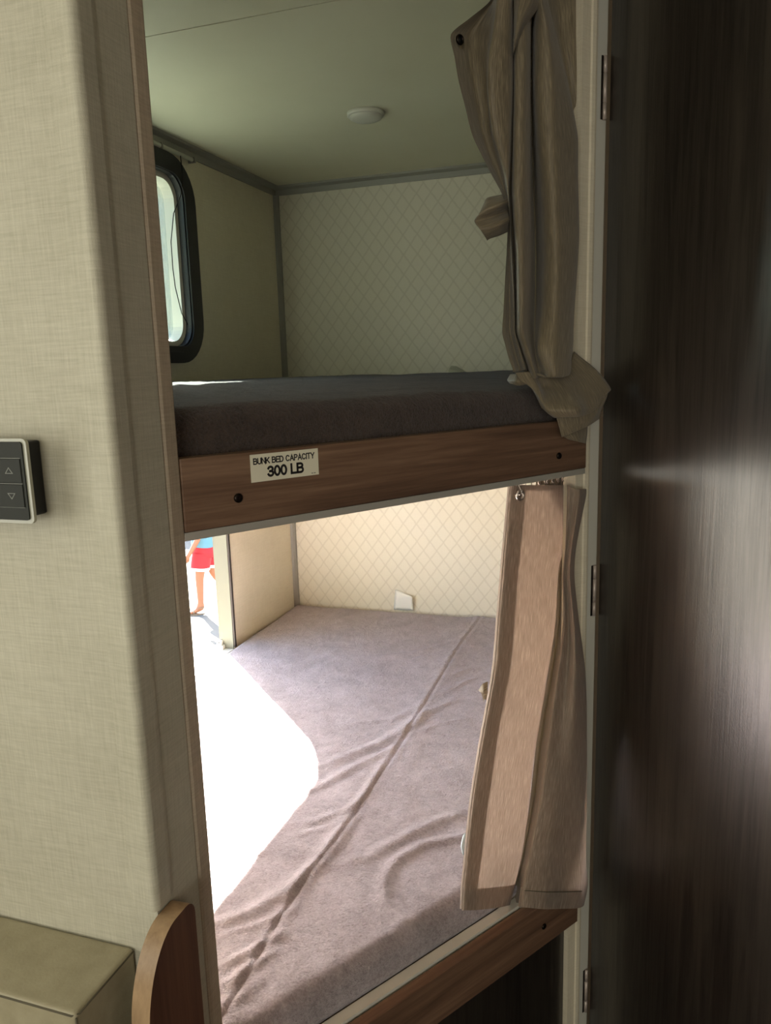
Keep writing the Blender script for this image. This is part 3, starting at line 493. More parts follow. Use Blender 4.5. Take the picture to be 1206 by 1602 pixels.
# ---------------------------------------------------------------- room shell
XL, XO, XR, YB, YF, ZC = -1.213, -1.263, 1.25, 2.527, -2.4, 2.018
H0, H1, HZ0, HZ1 = 1.10, 2.062, 0.535, 1.195        # cargo hatch opening in the side wall
W0, W1, WZ0, WZ1 = 1.300, 1.925, 1.478, 1.925       # upper window clear opening
def wall_with_holes(name, x0, x1, holes, mat, ya=YF, yb=YB, extra=None):
    ys = sorted({ya, yb, *[h[0] for h in holes], *[h[1] for h in holes]}); L = []
    for a, b in zip(ys, ys[1:]):
        zs = [0.0]
        for h in sorted(holes, key=lambda q: q[2]):
            if h[0] <= a and h[1] >= b: zs += [h[2], h[3]]
        zs.append(ZC)
        for z0, z1 in zip(zs[::2], zs[1::2]): L.append(((x0, a, z0), (x1, b, z1)))
    return boxes(name, L, mat, extra=extra)
def hatch_corners(bm):
    for yc, sg, r in ((H1, -1, 0.12), (H0, 1, 0.12)):
        pts = [(yc, HZ1)] + [(yc + sg * r - sg * r * math.cos(math.radians(a)), HZ1 - r + r * math.sin(math.radians(a))) for a in range(0, 91, 9)]
        prism(bm, pts, XO, XL - 0.001, lambda u, v, w: (w, u, v))
E_ = 0.006
wl_ = wall_with_holes('wall_left', XO, XL, [(H0, H1, HZ0, HZ1), (W0 - E_, W1 + E_, WZ0 - E_, WZ1 + E_), (-0.95, -0.20, 0.95, 1.75)], LINEN_PALE, extra=hatch_corners)
tag(wl_, kind='structure')
tag(box('wall_right', (XR, YF, 0), (XR + 0.05, YB, ZC), WOOD_PANEL), kind='structure')
tag(box('wall_back', (XO, YB, 0), (XR + 0.05, YB + 0.05, ZC), TRELLIS), kind='structure')
tag(boxes('wall_front', [((XO, YF - 0.05, 0), (-0.45, YF, ZC)), ((0.95, YF - 0.05, 0), (XR + 0.05, YF, ZC)), ((-0.45, YF - 0.05, 0), (0.95, YF, 0.98)), ((-0.45, YF - 0.05, 1.80), (0.95, YF, ZC))], LINEN), kind='structure')
tag(box('floor', (XO, YF - 0.05, -0.06), (XR + 0.05, YB + 0.05, 0), FLOOR), kind='structure')
ce = empty('ceiling', (0, 0, ZC), kind='structure')
SEAM_Y = 1.352
box('ceiling_panel', (XO, YF - 0.05, ZC), (XR + 0.05, SEAM_Y - 0.0012, ZC + 0.012), CEIL, ce)
box('ceiling_panel', (XO, SEAM_Y + 0.0012, ZC), (XR + 0.05, YB + 0.05, ZC + 0.012), CEIL, ce)
box('roof_deck', (XO, YF - 0.05, ZC + 0.012), (XR + 0.05, YB + 0.05, ZC + 0.05), TRIM_DARK, ce)
# cove strips
def cove(name, pts, a, b, f, mat):
    bm = bmesh.new(); prism(bm, pts, a, b, f); return tag(from_bm(name, bm, mat), kind='structure')
CP = [(0, 0), (0.024, 0), (0.021, -0.006), (0.008, -0.012), (0.005, -0.028), (0, -0.028)]
cove('trim_1', CP, 0.69, YB, lambda u, v, w: (XL + u, w, ZC + v), TRIM_GREY)
cove('trim_2', CP, XL + 0.005, -0.10, lambda u, v, w: (w, YB - u, ZC + v), TRIM_GREY)
cove('trim_3', [(0, 0), (0.016, 0), (0.014, 0.008), (0.008, 0.014), (0, 0.016)], 0.48, ZC - 0.028, lambda u, v, w: (XL + u, YB - v, w), TRIM_GREY)

# left partition: fabric wall, wrapped corner, end strip
tag(box('wall_partition', (XL, 0.590, 0), (-0.4575, 0.6645, ZC), LINEN), kind='structure')
tag(box('trim_4', (XL, 0.6660, 0), (-0.4565, 0.692, ZC), LINEN_TRIM, bevel=0.004), kind='structure')
bm = bmesh.new()
q = [(-0.486, 0.5898), (-0.486, 0.5880), (-0.474, 0.5868)]
q += [(-0.4615 + 0.0075 * math.sin(math.radians(a)), 0.5925 - 0.0075 * math.cos(math.radians(a))) for a in range(0, 91, 10)]
q += [(-0.4548, 0.610), (-0.4562, 0.6165), (-0.4574, 0.617), (-0.4574, 0.5898)]
prism(bm, q, 0.862, ZC, lambda u, v, w: (u, v, w))
tag(from_bm('trim_5', bm, LINEN), kind='structure')

# right jamb of the bunk opening and the side wall behind it
jm = boxes('wall_jamb', [((0.106, 0.021, 0), (0.139, 0.046, ZC))], LINEN_PALE, f=D); tag(jm, kind='structure')
bm = bmesh.new(); prism(bm, [(0.1255, 0.0212), (0.1275, 0.0185), (0.134, 0.0175), (0.139, 0.0185), (0.139, 0.0212)], 0, ZC, D)
tag(from_bm('trim_6', bm, LINEN_PALE), kind='structure')
tag(boxes('trim_7', [((0.1395, 0.021, 0), (0.166, 0.046, ZC))], WHITE_METAL, f=D), kind='structure')
tag(box('wall_side', (-0.100, 1.325, 0), (-0.070, YB, ZC), LINEN_PALE), kind='structure')

# ---------------------------------------------------------------- upper window and its frame
w1 = empty('window_1', (XL, 1.61, 1.70), kind='structure')
fyz = lambda u, v, w: (w, u, v)
bm = bmesh.new(); ring(bm, rrect(W0 - 0.062, W1 + 0.062, WZ0 - 0.045, WZ1 + 0.050, 0.115), rrect(W0 + 0.002, W1 - 0.002, WZ0, WZ1, 0.062), XL - 0.002, XL + 0.016, fyz)
fr = from_bm('window_frame', bm, BLACK, w1)
bm = bmesh.new(); ring(bm, rrect(W0 - 0.022, W1 + 0.022, WZ0 - 0.016, WZ1 + 0.018, 0.078), rrect(W0 - 0.002, W1 + 0.002, WZ0 - 0.002, WZ1 + 0.002, 0.06), XL + 0.014, XL + 0.021, fyz)
from_bm('frame_lip', bm, BLACK, w1)
bm = bmesh.new(); ring(bm, rrect(W0 - 0.004, W1 + 0.004, WZ0 - 0.004, WZ1 + 0.004, 0.062), rrect(W0 + 0.014, W1 - 0.014, WZ0 + 0.014, WZ1 - 0.014, 0.05), XO - 0.004, XL - 0.004, fyz)
from_bm('inner_trim_ring', bm, WHITE_METAL, w1)
bm = bmesh.new(); prism(bm, rrect(W0 + 0.010, W1 - 0.010, WZ0 + 0.010, WZ1 - 0.010, 0.05), XO + 0.010, XO + 0.014, fyz)
from_bm('window_pane', bm, GLASS, w1)
# dinette window, and an unseen one added behind the front fill lamp
for nm, f_, y0, y1, z0, z1 in (('window_2', lambda u, v, w: (XO - w, u, v), -0.95, -0.20, 0.95, 1.75), ('added_window', lambda u, v, w: (u, YF - 0.05 - w, v), -0.45, 0.95, 0.98, 1.80)):
    w = empty(nm, f_((y0 + y1) / 2, 1.35, 0), kind='structure')
    bm = bmesh.new(); ring(bm, rrect(y0 - 0.04, y1 + 0.04, z0 - 0.04, z1 + 0.04, 0.08), rrect(y0 + 0.02, y1 - 0.02, z0 + 0.02, z1 - 0.02, 0.05), 0.006, -0.056, f_)
    from_bm('window_frame', bm, BLACK, w)
    bm = bmesh.new(); prism(bm, rrect(y0 + 0.015, y1 - 0.015, z0 + 0.015, z1 - 0.015, 0.05), -0.02, -0.024, f_); from_bm('window_pane', bm, GLASS, w)
    boxes('sky_blocker', [((y0 + 0.018, z0 + 0.018, -0.030), (y1 - 0.018, z1 - 0.018, -0.028))], PAPER, w, f=f_)  # unseen sheet added to keep sky light out of the room

# ---------------------------------------------------------------- cargo hatch frame
d1 = empty('door_1', (XL, 1.58, 0.87), kind='structure')
boxes('jamb', [((XO, H1 - 0.004, HZ0), (XL - 0.001, H1 - 0.0005, HZ1 - 0.10))], JAMB, d1)
boxes('sill', [((XO - 0.012, H0, HZ0), (XL - 0.001, H1 - 0.004, HZ0 + 0.004))], WHITE_METAL, d1)
boxes('edge_seal', [((XL - 0.001, H1 - 0.002, HZ0 + 0.01), (XL + 0.004, H1 + 0.008, HZ1 + 0.01))], TRIM_DARK, d1)
lt = boxes('latch_plate', [((-1.268, 2.040, 0.537), (-1.243, 2.0575, 0.552)), ((-1.268, 2.046, 0.552), (-1.250, 2.0575, 0.566))], WHITE_METAL, d1)
lathe('latch_screw', [(0.0022, 0.0), (0.0022, 0.0012), (0.0008, 0.0016)], DARK_METAL, lambda x, y, h: (-1.259 + x, 2.046 - h, 0.560 + y), d1, 10)

# ---------------------------------------------------------------- dark door standing open at the right
DA = math.radians(-53)
DE = Vector((math.cos(DA), math.sin(DA), 0)); DN = Vector((-DE.y, DE.x, 0))      # DN points away from the visible face
DH = D(0.1665, 0.018, 0)
dd = lambda s, d, z: DH + DE * s + DN * d + Vector((0, 0, z))
d2 = empty('door_2', DH, kind='structure')
box('door_panel', (0.004, 0.0, 0.03), (0.68, 0.03, 1.985), DARK_WOOD, d2, f=dd, bevel=0.0015, seg=1)
for z0, z1 in ((1.767, 1.857), (0.973, 1.062), (0.185, 0.275)):
    hg = empty('hinge', D(0.158, 0.019, (z0 + z1) / 2)); hg.parent = d2; hg.matrix_parent_inverse = Matrix.Translation(-DH)
    h3 = (z1 - z0)
    for a, b in ((0, 0.26), (0.27, 0.73), (0.74, 1.0)):
        pts = [D(0.1585, 0.0185, z0 + h3 * a), D(0.1585, 0.0185, z0 + h3 * b)]
        tube('knuckle', pts, 0.0032, HINGE, hg, 10)
    boxes('hinge_leaf', [((0.152, 0.0195, z0), (0.1585, 0.0209, z1))], DARK_METAL, hg, f=D)

# ---------------------------------------------------------------- bunks
def footprint(d, x0, y0, y1, xmax):
    """corner points of the bed outline whose slanted side lies d inside the front plane"""
    fx = lambda y: O.x + N.x * d + (y - O.y - N.y * d) / math.tan(ANG)
    ym = O.y + N.y * d + (xmax - O.x - N.x * d) * math.tan(ANG)
    return [(x0, y0), (fx(y0), y0), (xmax, ym), (xmax, y1), (x0, y1)]
def slab(name, d, z0, z1, mat, parent, x0=XL + 0.004, y0=0.698, y1=YB - 0.003, xmax=-0.106):
    bm = bmesh.new(); prism(bm, footprint(d, x0, y0, y1, xmax), z0, z1, lambda u, v, w: (u, v, w))
    return from_bm(name, bm, mat, parent)
def screw(s, z, parent):
    o = lathe('screw', [(0.0052, 0.0), (0.0052, 0.0016), (0.0036, 0.0026), (0.0012, 0.0022)], DARK_METAL, lambda x, y, h: D(s + x, -0.0002 - h, z + y), parent, 16)
    return o

ub = empty('bunk_bed', D(-0.2, 0.2, 1.232), label='upper bunk with brown wood front rail carrying a white capacity sticker', cat='bunk')
box('rail', (-0.578, 0.0, 1.236), (0.1045, 0.020, 1.3145), WOOD, ub, f=D, bevel=0.0012)
slab('platform', 0.0205, 1.236, 1.250, WOOD, ub)
boxes('curtain_track', [((-0.578, 0.002, 1.229), (0.1045, 0.026, 1.2355)), ((-0.568, 0.0265, 1.2285), (0.1, 0.040, 1.2355)), ((-0.578, 0.0015, 1.2265), (0.1045, 0.004, 1.2355))], ALU, ub, f=D)
screw(-0.514, 1.2655, ub); screw(0.036, 1.2615, ub)
cp = boxes('capacity_sticker', [((-0.0450, -0.0155, 0.0), (0.0450, 0.0155, 0.0005))], STICKER, ub,
           f=lambda x, y, h: D(-0.4515 + x, -0.0003 - h, 1.2958 + y))
tag(cp, label='white sticker with black capacity lettering')
def on_sticker(dx, dz):
    return lambda x, y, z: D(-0.4515 + dx + x, -0.00088 - z, 1.2958 + dz + y)
def lettering(nm, body, size, dx, dz, bold, width):
    return text(nm, body, size, on_sticker(dx, dz), INK, cp, bold, width)
lettering('lettering', 'BUNK BED CAPACITY', 0.0074, -0.0008, 0.0077, 0.00140, 0.0800)
lettering('lettering', '300 LB', 0.0128, 0.0000, -0.0050, 0.0027, 0.0460)
for q0 in (0.0358, 0.0392):
    o = boxes('fine_print', [((-0.0012, -0.0005, 0), (0.0012, 0.0005, 0.00008))], PANEL_LINE, cp, f=on_sticker(q0, -0.0130))

lb = empty('bunk_bed', D(-0.2, 0.2, 0), label='lower bunk with brown wood front rail and dark kick panel under the taupe mattress', cat='bunk')
box('rail', (-0.578, 0.0, 0.418), (0.1045, 0.019, 0.500), WOOD, lb, f=D, bevel=0.0012)
boxes('edge_strip', [((-0.578, 0.0225, 0.44), (0.1045, 0.040, 0.503))], WHITE_METAL, lb, f=D)
slab('platform', 0.0405, 0.485, 0.499, WOOD, lb, xmax=-0.12)
boxes('kick_panel', [((-0.575, 0.030, 0.0), (0.1045, 0.039, 0.43))], DARK_WOOD, lb, f=D)
screw(0.011, 0.457, lb)

def mattress(name, d, ztop, zbase, mat, ridges, seam, seed, nu, nv, crown=0.0, x0=-1.2115, y0=0.704, y1=2.519, xmax=-0.108, r=0.032, amp=1.0, **k):
    fx = lambda y: O.x + N.x * d + (y - O.y - N.y * d) / math.tan(ANG)
    v = np.linspace(0, 1, nv); v = v + 0.0
    u = 1 - (1 - np.linspace(0, 1, nu)) ** 1.25
    Y = y0 + (y1 - y0) * v[:, None].repeat(nu, 1)
    xr = np.minimum(xmax, fx(Y[:, 0]))
    # round the junction of slanted and straight side
    X = x0 + (xr[:, None] - x0) * u[None]
    # distance to the outline
    slant = (-(X - O.x) * T.y + (Y - O.y) * T.x) - d
    e = np.minimum(np.minimum(slant, xmax - X), np.minimum(X - x0 + 0.0, np.minimum(y1 - Y, Y - y0)))
    e = np.clip(e, 0, r)
    drop = r - np.sqrt(np.maximum(r * r - (r - e) ** 2, 0))
    Z = np.zeros_like(X)
    for pts, w, h in ridges:
        best = np.full(X.shape, 9.0)
        m = len(pts)
        fade = np.ones_like(X)
        for i in range(m - 1):
            a = np.array(pts[i]); b = np.array(pts[i + 1]); ab = b - a; L2 = (ab ** 2).sum() + 1e-9
            t = ((X - a[0]) * ab[0] + (Y - a[1]) * ab[1]) / L2; tc = np.clip(t, 0, 1)
            dist = np.hypot(X - a[0] - tc * ab[0], Y - a[1] - tc * ab[1])
            g = (i + tc) / (m - 1)
            upd = dist < best
            best = np.where(upd, dist, best); fade = np.where(upd, g, fade)
        env = np.sin(np.pi * np.clip(0.15 + 0.75 * fade, 0, 1)) ** 0.7
        Z += h * 0.85 * env * (np.exp(-(best / w) ** 2) - 0.35 * np.exp(-(best / (2.2 * w)) ** 2))
    if seam:
        sx = np.interp(Y, [p[1] for p in seam[::-1]], [p[0] for p in seam[::-1]])
        q = X - sx
        Z += 0.0022 * np.exp(-((q + 0.010) / 0.007) ** 2) + 0.0014 * np.exp(-((q - 0.010) / 0.007) ** 2) - 0.0022 * np.exp(-(q / 0.003) ** 2) + 0.0025 * np.exp(-(q / 0.05) ** 2)
        Z += 0.0045 * np.exp(-((q - 0.02) / 0.10) ** 2) * np.clip((Y - 2.35) / 0.17, 0, 1)
    Z += crown * np.clip(slant / 0.45, 0, 1) ** 0.8
    NZ = np.zeros_like(X)
    for i in range(nv):
        for j in range(nu):
            x, y = X[i, j], Y[i, j]
            NZ[i, j] = 0.0035 * noise.noise(Vector((x * 6, y * 4, seed))) + 0.0016 * noise.noise(Vector((x * 22 + y * 9, y * 24 - x * 7, seed + 3))) + 0.0006 * noise.noise(Vector((x * 75, y * 75, seed + 7)))
    Z = ztop - drop + (Z + NZ * amp)
    P = np.stack([X, Y, Z], -1).reshape(-1, 3)
    F = [(i * nu + j, i * nu + j + 1, (i + 1) * nu + j + 1, (i + 1) * nu + j) for i in range(nv - 1) for j in range(nu - 1)]
    # skirt down to the platform
    loop = [j for j in range(nu)] + [i * nu + nu - 1 for i in range(1, nv)] + [(nv - 1) * nu + j for j in range(nu - 2, -1, -1)] + [i * nu for i in range(nv - 2, 0, -1)]
    prev = loop; V = [tuple(p) for p in P]; rows = 7
    for a in range(1, rows + 1):
        cur = []
        for q in loop:
            p = P[q]; t = a / rows
            z = p[2] * (1 - t) + zbase * t
            b = 0.004 * noise.noise(Vector((p[0] * 14, p[1] * 14, z * 30 + seed)))
            bulge = (0.003 + b) * math.sin(math.pi * t)
            cur.append(len(V)); V.append((p[0] - N.x * bulge * (1 if slant.reshape(-1)[q] < 0.01 else 0), p[1] - N.y * bulge * (1 if slant.reshape(-1)[q] < 0.01 else 0), z))
        L = len(loop)
        for i in range(L): F.append((prev[i], cur[i], cur[(i + 1) % L], prev[(i + 1) % L]))
        prev = cur
    o = mesh(name, V, F, mat, None, smooth=True)
    return tag(o, **k)

mattress('mattress', 0.044, 0.5535, 0.5005, PLUSH, RIDGES, SEAM, 2.0, 300, 420, xmax=-0.112,
         label='taupe plush covered mattress with sunlit patch and long seam on the lower bunk', cat='mattress')
UR = [([(-0.9, 1.2), (-0.6, 1.1), (-0.45, 1.0)], 0.02, 0.004), ([(-0.7, 1.5), (-0.4, 1.45), (-0.25, 1.5)], 0.025, 0.005), ([(-0.55, 1.9), (-0.3, 1.85)], 0.03, 0.004),
      ([(-0.42, 0.98), (-0.33, 1.1), (-0.24, 1.2)], 0.015, 0.004)]
mattress('mattress', 0.030, 1.3650, 1.2515, PLUSH_DARK, UR, None, 5.0, 200, 320, crown=0.018, xmax=-0.112, r=0.022, amp=1.2,
         label='dark brown plush covered mattress on the upper bunk', cat='mattress')

# ---------------------------------------------------------------- upper curtain
uc = empty('curtain', D(0.0, 0.02, 1.40), label='greyish tan curtain bunched up and draped over the right end of the upper mattress', cat='curtain')
top = [[p[0], p[1], 1.998 + 0.004 * (i % 2)] for i, p in enumerate(UPPER_GRID[0])]
under = [[p[0] + 0.002, p[1] + (0.030 if 7 < i < 14 else 0.008), p[2] + (0.006 if 7 < i < 14 else -0.002)] for i, p in enumerate(UPPER_GRID[-1])]
pnl, G = cloth('panel', [top] + UPPER_GRID + [under], CURTAIN, uc, 6, 0.0016, 1.0)  # last columns, added unseen, wrap back to block the window's reflection on the door
cloth('overlap_fold', FOLD, CURTAIN, uc, 6)
cloth('draped_end', TAIL, CURTAIN, uc, 8, 0.0045, 4.0, 0.0015)
cloth('draped_end', TAIL_UNDER, CURTAIN, uc, 8, 0.001, 5.0, 0.0015)
cloth('draped_end', TAIL_TIP, CURTAIN, uc, 8, 0.001, 6.0, 0.0015)
cloth('frayed_hem', FRILL, CURTAIN, uc, 8, 0.005, 7.0, 0.001)
cloth('tieback', TIE, CURTAIN, uc, 7, 0.002, 8.0, 0.0012)
def eyelet(name, s, d, z, R, mat, parent, hole=0.55, tilt=0.0):
    pr = [(R * hole, 0.0), (R * (hole + 0.1), 0.0022), (R * 0.85, 0.0024), (R, 0.0008), (R, -0.0008), (R * 0.85, -0.002), (R * hole, -0.0012)]
    bm = bmesh.new(); seg = 24; rings = []
    for r, h in pr:
        rings.append([bm.verts.new(D(s + r * math.cos(2 * math.pi * k / seg) * math.cos(tilt), d - h + r * math.cos(2 * math.pi * k / seg) * math.sin(tilt), z + r * math.sin(2 * math.pi * k / seg))) for k in range(seg)])
    for A, B in zip(rings, rings[1:] + rings[:1]):
        for k in range(seg): bm.faces.new((A[k], A[(k + 1) % seg], B[(k + 1) % seg], B[k]))
    return from_bm(name, bm, mat, parent, smooth=True)
eyelet('eyelet', -0.1045, 0.063, 1.836, 0.0068, DARK_METAL, uc)
tube('eyelet_core', [D(-0.1045, 0.066, 1.836), D(-0.1045, 0.0625, 1.836)], 0.0042, BLACK, uc, 16)
# stitched header band along the slanted top of the loose corner
boxes('ceiling_track', [((-0.50, 0.01, 2.002), (0.10, 0.03, 2.0175))], ALU, uc, f=D)

# ---------------------------------------------------------------- lower curtain
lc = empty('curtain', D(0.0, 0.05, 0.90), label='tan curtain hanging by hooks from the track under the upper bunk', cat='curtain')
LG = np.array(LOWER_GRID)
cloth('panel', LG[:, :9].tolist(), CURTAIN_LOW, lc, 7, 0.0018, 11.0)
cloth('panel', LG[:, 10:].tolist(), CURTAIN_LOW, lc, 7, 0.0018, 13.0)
cloth('inner_fold', LG[:, 8:11].tolist(), CURTAIN, lc, 5)  # darker, less translucent cloth puts the gap's shade into this fold
cloth('gathered_fold', GATHER, CURTAIN, lc, 5, 0.002, 17.0)
def strip(a, b, rows=None, off=0.0035):
    g = LG.copy()[:, a:b] if rows is None else LG.copy()[rows[0]:rows[1], a:b]
    g[..., 1] += off; return g
gl = strip(0, 3); gl[:, 2] = gl[:, 0] + (gl[:, 2] - gl[:, 0]) * 0.95
cloth('side_hem', gl.tolist(), CURTAIN_LOW, lc, 7, 0.0, 11.0)
cloth('bottom_hem', strip(0, 7, (9, 11)).tolist(), CURTAIN_LOW, lc, 7)
cloth('bottom_hem', strip(12, 17, (9, 11)).tolist(), CURTAIN_LOW, lc, 7)
hh = strip(0, 7, (0, 2))
cloth('top_hem', [hh[0].tolist(), (hh[0] * 0.45 + hh[1] * 0.55).tolist()], CURTAIN_LOW, lc, 7)
cloth('tieback', LOWER_TAB, CURTAIN, lc, 6)
def stitch_line(grid, mat, parent, off=-0.0012):
    P = catmull([grid, grid], 5)[0]
    return tube('stitching', [D(p[0], p[1] + off, p[2]) for p in P], 0.0006, mat, parent, 5)
stitch_line((LG[9, 12:17] * 0.9 + LG[10, 12:17] * 0.1).tolist(), STITCH, lc)
zt = 1.2045
eyelet('eyelet', -0.0155, 0.0320, zt - 0.0015, 0.0092, STEEL, lc)
for i, s in enumerate((-0.0155, 0.012, 0.030, 0.044, 0.056, 0.066, 0.075, 0.084, 0.092, 0.099)):
    dx = 0.040 - 0.0006 * i
    sw = 0.0 if i == 0 else 0.004 * math.sin(i * 2.1)
    pts = [D(s, dx, 1.2300)] + [D(s + sw * t + 0.0028 * math.sin(6.28 * t), dx + 0.005 * t - 0.002 * math.sin(6.28 * t), 1.2300 - 0.019 * t) for t in np.linspace(0.1, 1, 12)]
    if i == 0: pts = [D(s + 0.004, 0.036, 1.2300), D(s + 0.0042, 0.036, 1.226)] + [D(s + 0.002 + 0.0045 * math.cos(a), 0.040, 1.2215 + 0.0045 * math.sin(a)) for a in np.linspace(1.0, -4.4, 12)] + [D(s, 0.0310, 1.213), D(s, 0.0285, 1.207), D(s, 0.0320, 1.2035), D(s + 0.001, 0.046, 1.2035)]
    tube('hook', pts, 0.0010, STEEL, lc, 6)
    if i % 2 == 0 and i: lathe('glider', [(0.0025, 0), (0.0025, 0.004)], WHITE_METAL, lambda x, y, h, s=s: D(s + x, 0.036 + y, 1.2255 + h), lc, 10)
tag(cloth('cloth_scrap', PALE_CLOTH, PALE_BLUE, None, 6, 0.001, 3.0)[0], label='pale blue cloth corner peeking out behind the lower curtain', cat='cloth')

# ---------------------------------------------------------------- small fittings
cl = empty('ceiling_light', (-0.665, 1.919, ZC), label='small round white ceiling light above the upper bunk', cat='light')
lathe('housing', [(0.046, 0.0), (0.046, -0.007), (0.043, -0.009)], LENS, lambda x, y, h: (-0.665 + x, 1.919 + y, ZC + h - 0.0003), cl, 40)
lathe('lens', [(0.0415, -0.0085), (0.040, -0.0125), (0.033, -0.0165), (0.020, -0.019), (0.006, -0.020)], LENS, lambda x, y, h: (-0.665 + x, 1.919 + y, ZC + h), cl, 40)

sh = empty('blind_rod', (XL + 0.01, 1.6, 1.985), label='thin white rod with a dangling cord mounted above the upper bunk window', cat='rod')
tube('rod', [(XL + 0.015, 1.33, 1.982), (XL + 0.015, 1.985, 1.982)], 0.006, WHITE_METAL, sh, 10)
for y in (1.36, 1.84, 1.995):
    boxes('bracket', [((XL + 0.0005, y - 0.006, 1.975), (XL + 0.022, y, 1.989))], TRIM_GREY, sh)
tube('cord', [(XL + 0.018, 1.925, 1.978), (XL + 0.024, 1.918, 1.92), (XL + 0.020, 1.912, 1.879), (XL + 0.012, 1.880, 1.824), (XL + 0.008, 1.864, 1.75), (XL + 0.006, 1.866, 1.683), (XL + 0.006, 1.871, 1.634), (XL + 0.006, 1.892, 1.568), (XL + 0.008, 1.916, 1.538)], 0.0013, DARK_METAL, sh, 6)

pp = mesh('paper_tag', *(lambda n: ([(x, y, z) for (x, z, y) in
      [(-0.8185 + 0.066 * i / n - 0.008 * (1 - j / n) * (1 - i / n), 0.553 + (0.0735 - 0.017 * i / n) * j / n, 2.5235 - 0.016 * (i / n) ** 2 * (j / n) - 0.003 * math.sin(3.1 * j / n)) for j in range(n + 1) for i in range(n + 1)]],
      [(j * (n + 1) + i, j * (n + 1) + i + 1, (j + 1) * (n + 1) + i + 1, (j + 1) * (n + 1) + i) for j in range(n) for i in range(n)]))(6), PAPER, smooth=True)
m = pp.modifiers.new('thickness', 'SOLIDIFY'); m.thickness = 0.0006
tag(pp, label='white paper tag standing against the patterned wall behind the lower mattress', cat='tag')
TAG2 = plain('clear_tag', srgb(196, 194, 170), 0.5)
pp = mesh('paper_tag', [(-0.6165, 2.5230, 1.372), (-0.545, 2.5225, 1.376), (-0.552, 2.5180, 1.384), (-0.585, 2.512, 1.404), (-0.603, 2.516, 1.406), (-0.611, 2.520, 1.395)], [(0, 1, 2, 3, 4, 5)], TAG2)
m = pp.modifiers.new('thickness', 'SOLIDIFY'); m.thickness = 0.0006
tag(pp, label='small pale tag poking up behind the upper mattress near the curtain', cat='tag')

# wall control panel
ct = empty('control_panel', (-0.60, 0.59, 1.31), label='black wall control panel with arrow buttons on the fabric partition', cat='control panel')
box('housing', (-0.655, 0.5635, 1.2735), (-0.5405, 0.5898, 1.3440), BLACK_PLASTIC, ct, bevel=0.002)
fxz = lambda u, v, w: (u, w, v)
bm = bmesh.new(); prism(bm, rrect(-0.662, -0.5295, 1.2692, 1.3478, 0.005), 0.5600, 0.5634, fxz); from_bm('rim', bm, RIM, ct)
bm = bmesh.new(); prism(bm, rrect(-0.659, -0.5335, 1.2725, 1.3450, 0.003), 0.5585, 0.5599, fxz); from_bm('faceplate', bm, PANEL_GLASS, ct)
for i, (z0, z1) in enumerate(((1.3075, 1.3295), (1.2845, 1.3060))):
    b_ = box('button', (-0.6585, 0.5575, z0), (-0.5365, 0.5584, z1), PANEL_GLASS, ct, bevel=0.0004, seg=1)
    zc = (z0 + z1) / 2; sg = 1 if i == 0 else -1
    tri = [(-0.5500 - 0.0046, zc - sg * 0.0026), (-0.5500 + 0.0046, zc - sg * 0.0026), (-0.5500, zc + sg * 0.0034)]
    cxx, czz = -0.55, sum(p[1] for p in tri) / 3
    inn = [(cxx + (x - cxx) * 0.72, czz + (z - czz) * 0.72) for x, z in tri]
    bm = bmesh.new(); ring(bm, tri, inn, 0.55725, 0.55748, fxz)
    from_bm('arrow', bm, PANEL_LINE, b_)
for z in (1.3298, 1.3063, 1.2842):
    boxes('divider', [((-0.6585, 0.5580, z), (-0.5365, 0.5584, z + 0.0005))], PANEL_LINE, ct)

# dinette bench against the partition
bn = empty('dinette_bench', (-0.8, 0.45, 0), label='beige vinyl dinette bench with rounded wood end panel at the partition', cat='bench')
def cushion(name, lo, hi, r, parent):
    bm = bmesh.new(); bm_box(bm, lo, hi)
    bmesh.ops.recalc_face_normals(bm, faces=bm.faces)
    bmesh.ops.bevel(bm, geom=bm.edges[:], offset=r, segments=4, affect='EDGES', profile=0.6)
    o = from_bm(name, bm, LEATHER, parent, smooth=True); return o
cushion('backrest', (-1.205, 0.498, 0.47), (-0.489, 0.5885, 0.812), 0.006, bn)
tube('seam_piping', [(-1.20, 0.4982, 0.8095), (-0.494, 0.4982, 0.8095), (-0.4888, 0.503, 0.8095), (-0.4888, 0.586, 0.8095)], 0.0009, STITCH, bn, 6)
tube('seam_piping', [(-0.4892, 0.4986, 0.808), (-0.4892, 0.4986, 0.475)], 0.0009, STITCH, bn, 6)
cushion('seat_cushion', (-1.205, 0.05, 0.38), (-0.462, 0.4975, 0.468), 0.012, bn)
box('base', (-1.208, 0.09, 0.0), (-0.462, 0.586, 0.379), WOOD_PANEL, bn)
bm = bmesh.new()
zt_, ya, yb, R1, R2 = 0.857, 0.533, 0.623, 0.058, 0.0155
pr = [(ya, 0.0), (yb, 0.0)] + [(yb - R2 + R2 * math.cos(math.radians(a)), zt_ - R2 + R2 * math.sin(math.radians(a))) for a in range(0, 91, 15)] + \
     [(ya + R1 + R1 * math.cos(math.radians(a)), zt_ - 1.65 * R1 + 1.65 * R1 * math.sin(math.radians(a))) for a in range(93, 181, 3)]
prism(bm, pr, -0.4570 + 0.0006, -0.4355, lambda u, v, w: (w, u, v))
ep = from_bm('end_panel', bm, WOOD_PANEL, bn)
ep.data.materials.append(WOOD_EDGE)
for p in ep.data.polygons:
    if abs(p.normal.x) < 0.5: p.material_index = 1; p.use_smooth = len(p.vertices) == 4 and p.center.z > 0.5
ep.data.set_sharp_from_angle(angle=math.radians(40))

# ---------------------------------------------------------------- outdoors
GZ = -0.80
gd = box('floor_outside', (-45, -25, GZ - 0.1), (25, 45, GZ), GROUND); gd.name = 'ground'; tag(gd, kind='structure')

